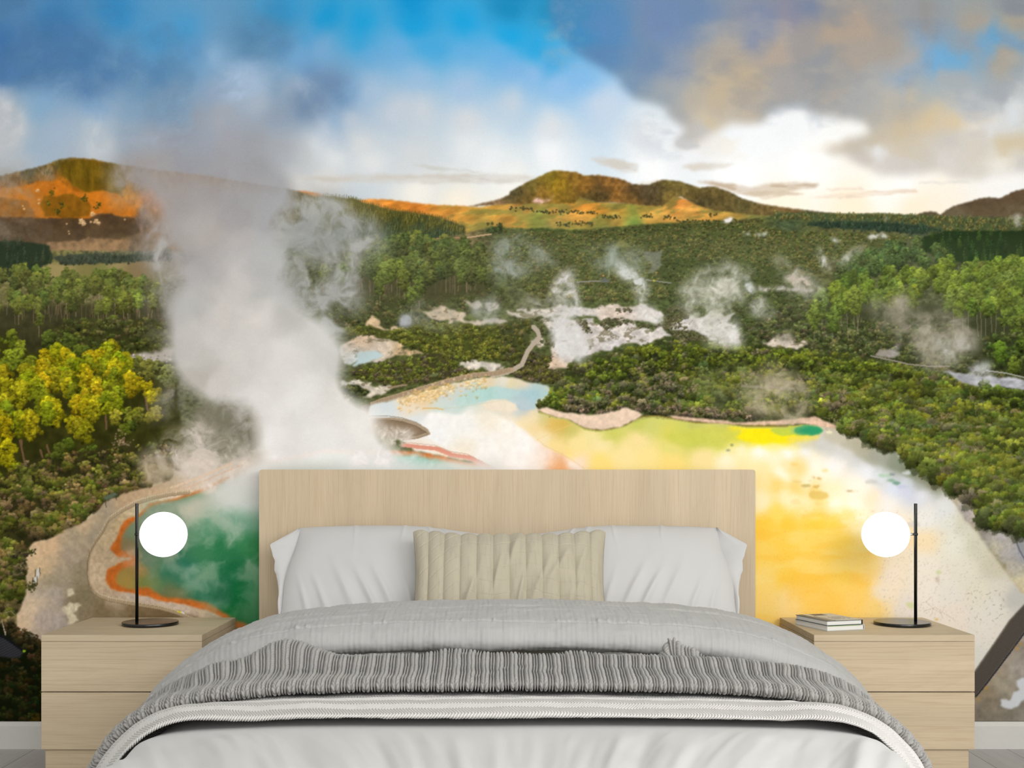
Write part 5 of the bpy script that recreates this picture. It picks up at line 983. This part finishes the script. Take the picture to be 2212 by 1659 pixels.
# pillows
def pillow(name, label, mirror, cat='pillow', group='white pillows against the headboard'):
    # one front face seen, thick and closed behind
    nu, nv = 260, 150; u = np.linspace(0, 1, nu); v = np.linspace(0, 1, nv); U, V = np.meshgrid(u, v)
    sx = -1 if mirror else 1
    def surf(back):
        xl = -.743+.041*V+.006*np.sin(V*9); xr = -.005-.055*V**2+.0*V
        X = xl+(xr-xl)*U; D0 = 3.73+(3.955-3.73)*V; Z = .425+(.7630-.425)*V-.0185*sstep(.55, 1., U)*V**3*1.3
        b = np.clip(1-abs(2*U-1)**3.2, 0, 1)**.55*np.clip(1-abs(2*V-1)**3.0, 0, 1)**.55
        nrm = np.array([0, -.77, .64])
        h = b*(.078 if not back else -.03)
        if not back:
            for cu, cv, ex, wd, am in ((.30, .30, .55, .022, .010), (.40, .26, .60, .018, .012), (.47, .30, .55, .020, .010), (.20, .22, .5, .016, .008), (.58, .22, .3, .016, .007), (.86, .35, -.30, .016, .010), (.93, .4, -.25, .014, .008), (.68, .9, .2, .012, .005), (.76, .9, .3, .010, .005), (.30, .95, .1, .010, .004), (.55, .94, -.2, .010, .004), (.12, .2, .4, .014, .006)):
                h = h+am*G(U-cu+ex*(V-cv)*.45, 0, wd)*G(V, cv, .20)
            h = h+.014*(fbm(U*.7, V*.3, .16, 601+int(mirror), 3)-.5)*b
        P = np.stack([X*sx, CAM_Y+D0, Z], 2)+h[..., None]*nrm
        return P
    root = tag(empty(name, (BX+sx*-.37, -.3, .44)), label, cat, group)
    Pf = surf(False)+np.array([BX, 0, 0]); Pb = surf(True)+np.array([BX, 0, 0])
    Vt = np.concatenate([Pf.reshape(-1, 3), Pb.reshape(-1, 3)])-np.array(root.location)
    n0 = nu*nv; F = np.concatenate([grid_faces(nu, nv, mirror), grid_faces(nu, nv, not mirror)+n0]); uv = np.stack([U.ravel()*.7, V.ravel()*.45], 1)
    mesh_obj('pillow_body', Vt, F, M['pillow'], root, uv=np.concatenate([uv, uv]))
    # the flap at the open end
    nu2, nv2 = 40, 120; a, V2 = np.meshgrid(np.linspace(0, 1, nu2), np.linspace(0, 1, nv2))
    xin = -.743+.041*V2+.006*np.sin(V2*9)+.004
    out = np.interp(V2, [0, .30, .38, .50, .56, .60, .653, .695, .78, .845, 1.], [.012, .012, .015, .025, .034, .046, .053, .055, .072, .086, .0])
    X = xin-a*(out+.002*np.sin(V2*26)*(V2 < .75)); zt = .425+(.7630-.425)*V2
    Z = zt-a*np.interp(V2, [0, .85, .92, 1.], [0, .0, .0, .0]); D0 = 3.73+(3.955-3.73)*V2-.012*np.sin(a*2.4)-a*.018*sstep(.5, .9, V2)+.010*a*np.sin(V2*14)
    P = np.stack([sx*X+BX, CAM_Y+D0-.004, Z], 2); P2 = P+np.array([0, .005, .002])
    Vt = np.concatenate([P.reshape(-1, 3), P2.reshape(-1, 3)])-np.array(root.location); n0 = nu2*nv2
    F = np.concatenate([grid_faces(nu2, nv2, not mirror), grid_faces(nu2, nv2, mirror)+n0]); uv = np.stack([a.ravel()*.06, V2.ravel()*.45], 1)
    mesh_obj('flap', Vt, F, M['pillow'], root, uv=np.concatenate([uv, uv]))
    return root
pillow('pillow', 'white pillow left of the sand cushion, against the headboard', False)
pillow('pillow', 'white pillow right of the sand cushion, against the headboard', True)

# ribbed cushion
nu, nv = 420, 220; U, V = np.meshgrid(np.linspace(0, 1, nu), np.linspace(0, 1, nv))
rib = abs(np.sin(pi*(U*12)))
xl, xr = -.304, .308; X = xl+(xr-xl)*U+(1-2*U)*.012*np.sin(pi*V)**1.0*0-.010*(U < .5)*0
bow = .014*np.sin(pi*V)*(1-2*U)*(abs(2*U-1)**6); X = X+bow
b = np.clip(1-abs(2*U-1)**3.5, 0, 1)**.6*np.clip(1-abs(2*V-1)**3.0, 0, 1)**.5
Z = .45+(.7580-.45)*V-.016*sstep(0, .28, U)*sstep(1, .72, U)*V**2+.008*(rib**.7)*sstep(.9, 1, V); D0 = 3.60+(3.75-3.60)*V
h = .060*b+.0105*(rib**.55-.5)*np.clip(1-abs(2*V-1)**8, 0, 1)
for c in np.arange(.05, 2.2, .135):                                  # curved rows of stitching
    dd = V+1.2*np.clip(.34-U, 0, 1)**1.6*1.6+.9*np.clip(U-.72, 0, 1)**1.7*1.3+.025*np.sin(U*19)-c*.98
    h = h-.0016*np.exp(-(dd/.0052)**2)
for cu, cv, ex, wd, am in ((.30, .3, .5, .018, .010), (.52, .75, .5, .020, .009), (.43, .45, .35, .014, .008), (.66, .45, .6, .022, .010), (.74, .55, .9, .030, .013), (.82, .3, .8, .025, .010), (.56, .35, .35, .014, .009), (.86, .6, .6, .02, .006)):
    h = h+am*G(U-cu-ex*(V-cv)*.35, 0, wd)*G(V, cv, .22)
P = np.stack([X+BX, CAM_Y+D0, Z], 2)+h[..., None]*np.array([0, -.80, .60]); hb = -.05*b; P2 = np.stack([X+BX, CAM_Y+D0, Z], 2)+hb[..., None]*np.array([0, -.80, .60])
uv = np.stack([U.ravel()*.59, V.ravel()*.35], 1)
o = mesh_obj('cushion', np.concatenate([P.reshape(-1, 3), P2.reshape(-1, 3)]), np.concatenate([grid_faces(nu, nv), grid_faces(nu, nv, True)+nu*nv]), M['sand_linen'], uv=np.concatenate([uv, uv]))
tag(o, 'sand-coloured channel-quilted cushion in front of the two white pillows', 'cushion')
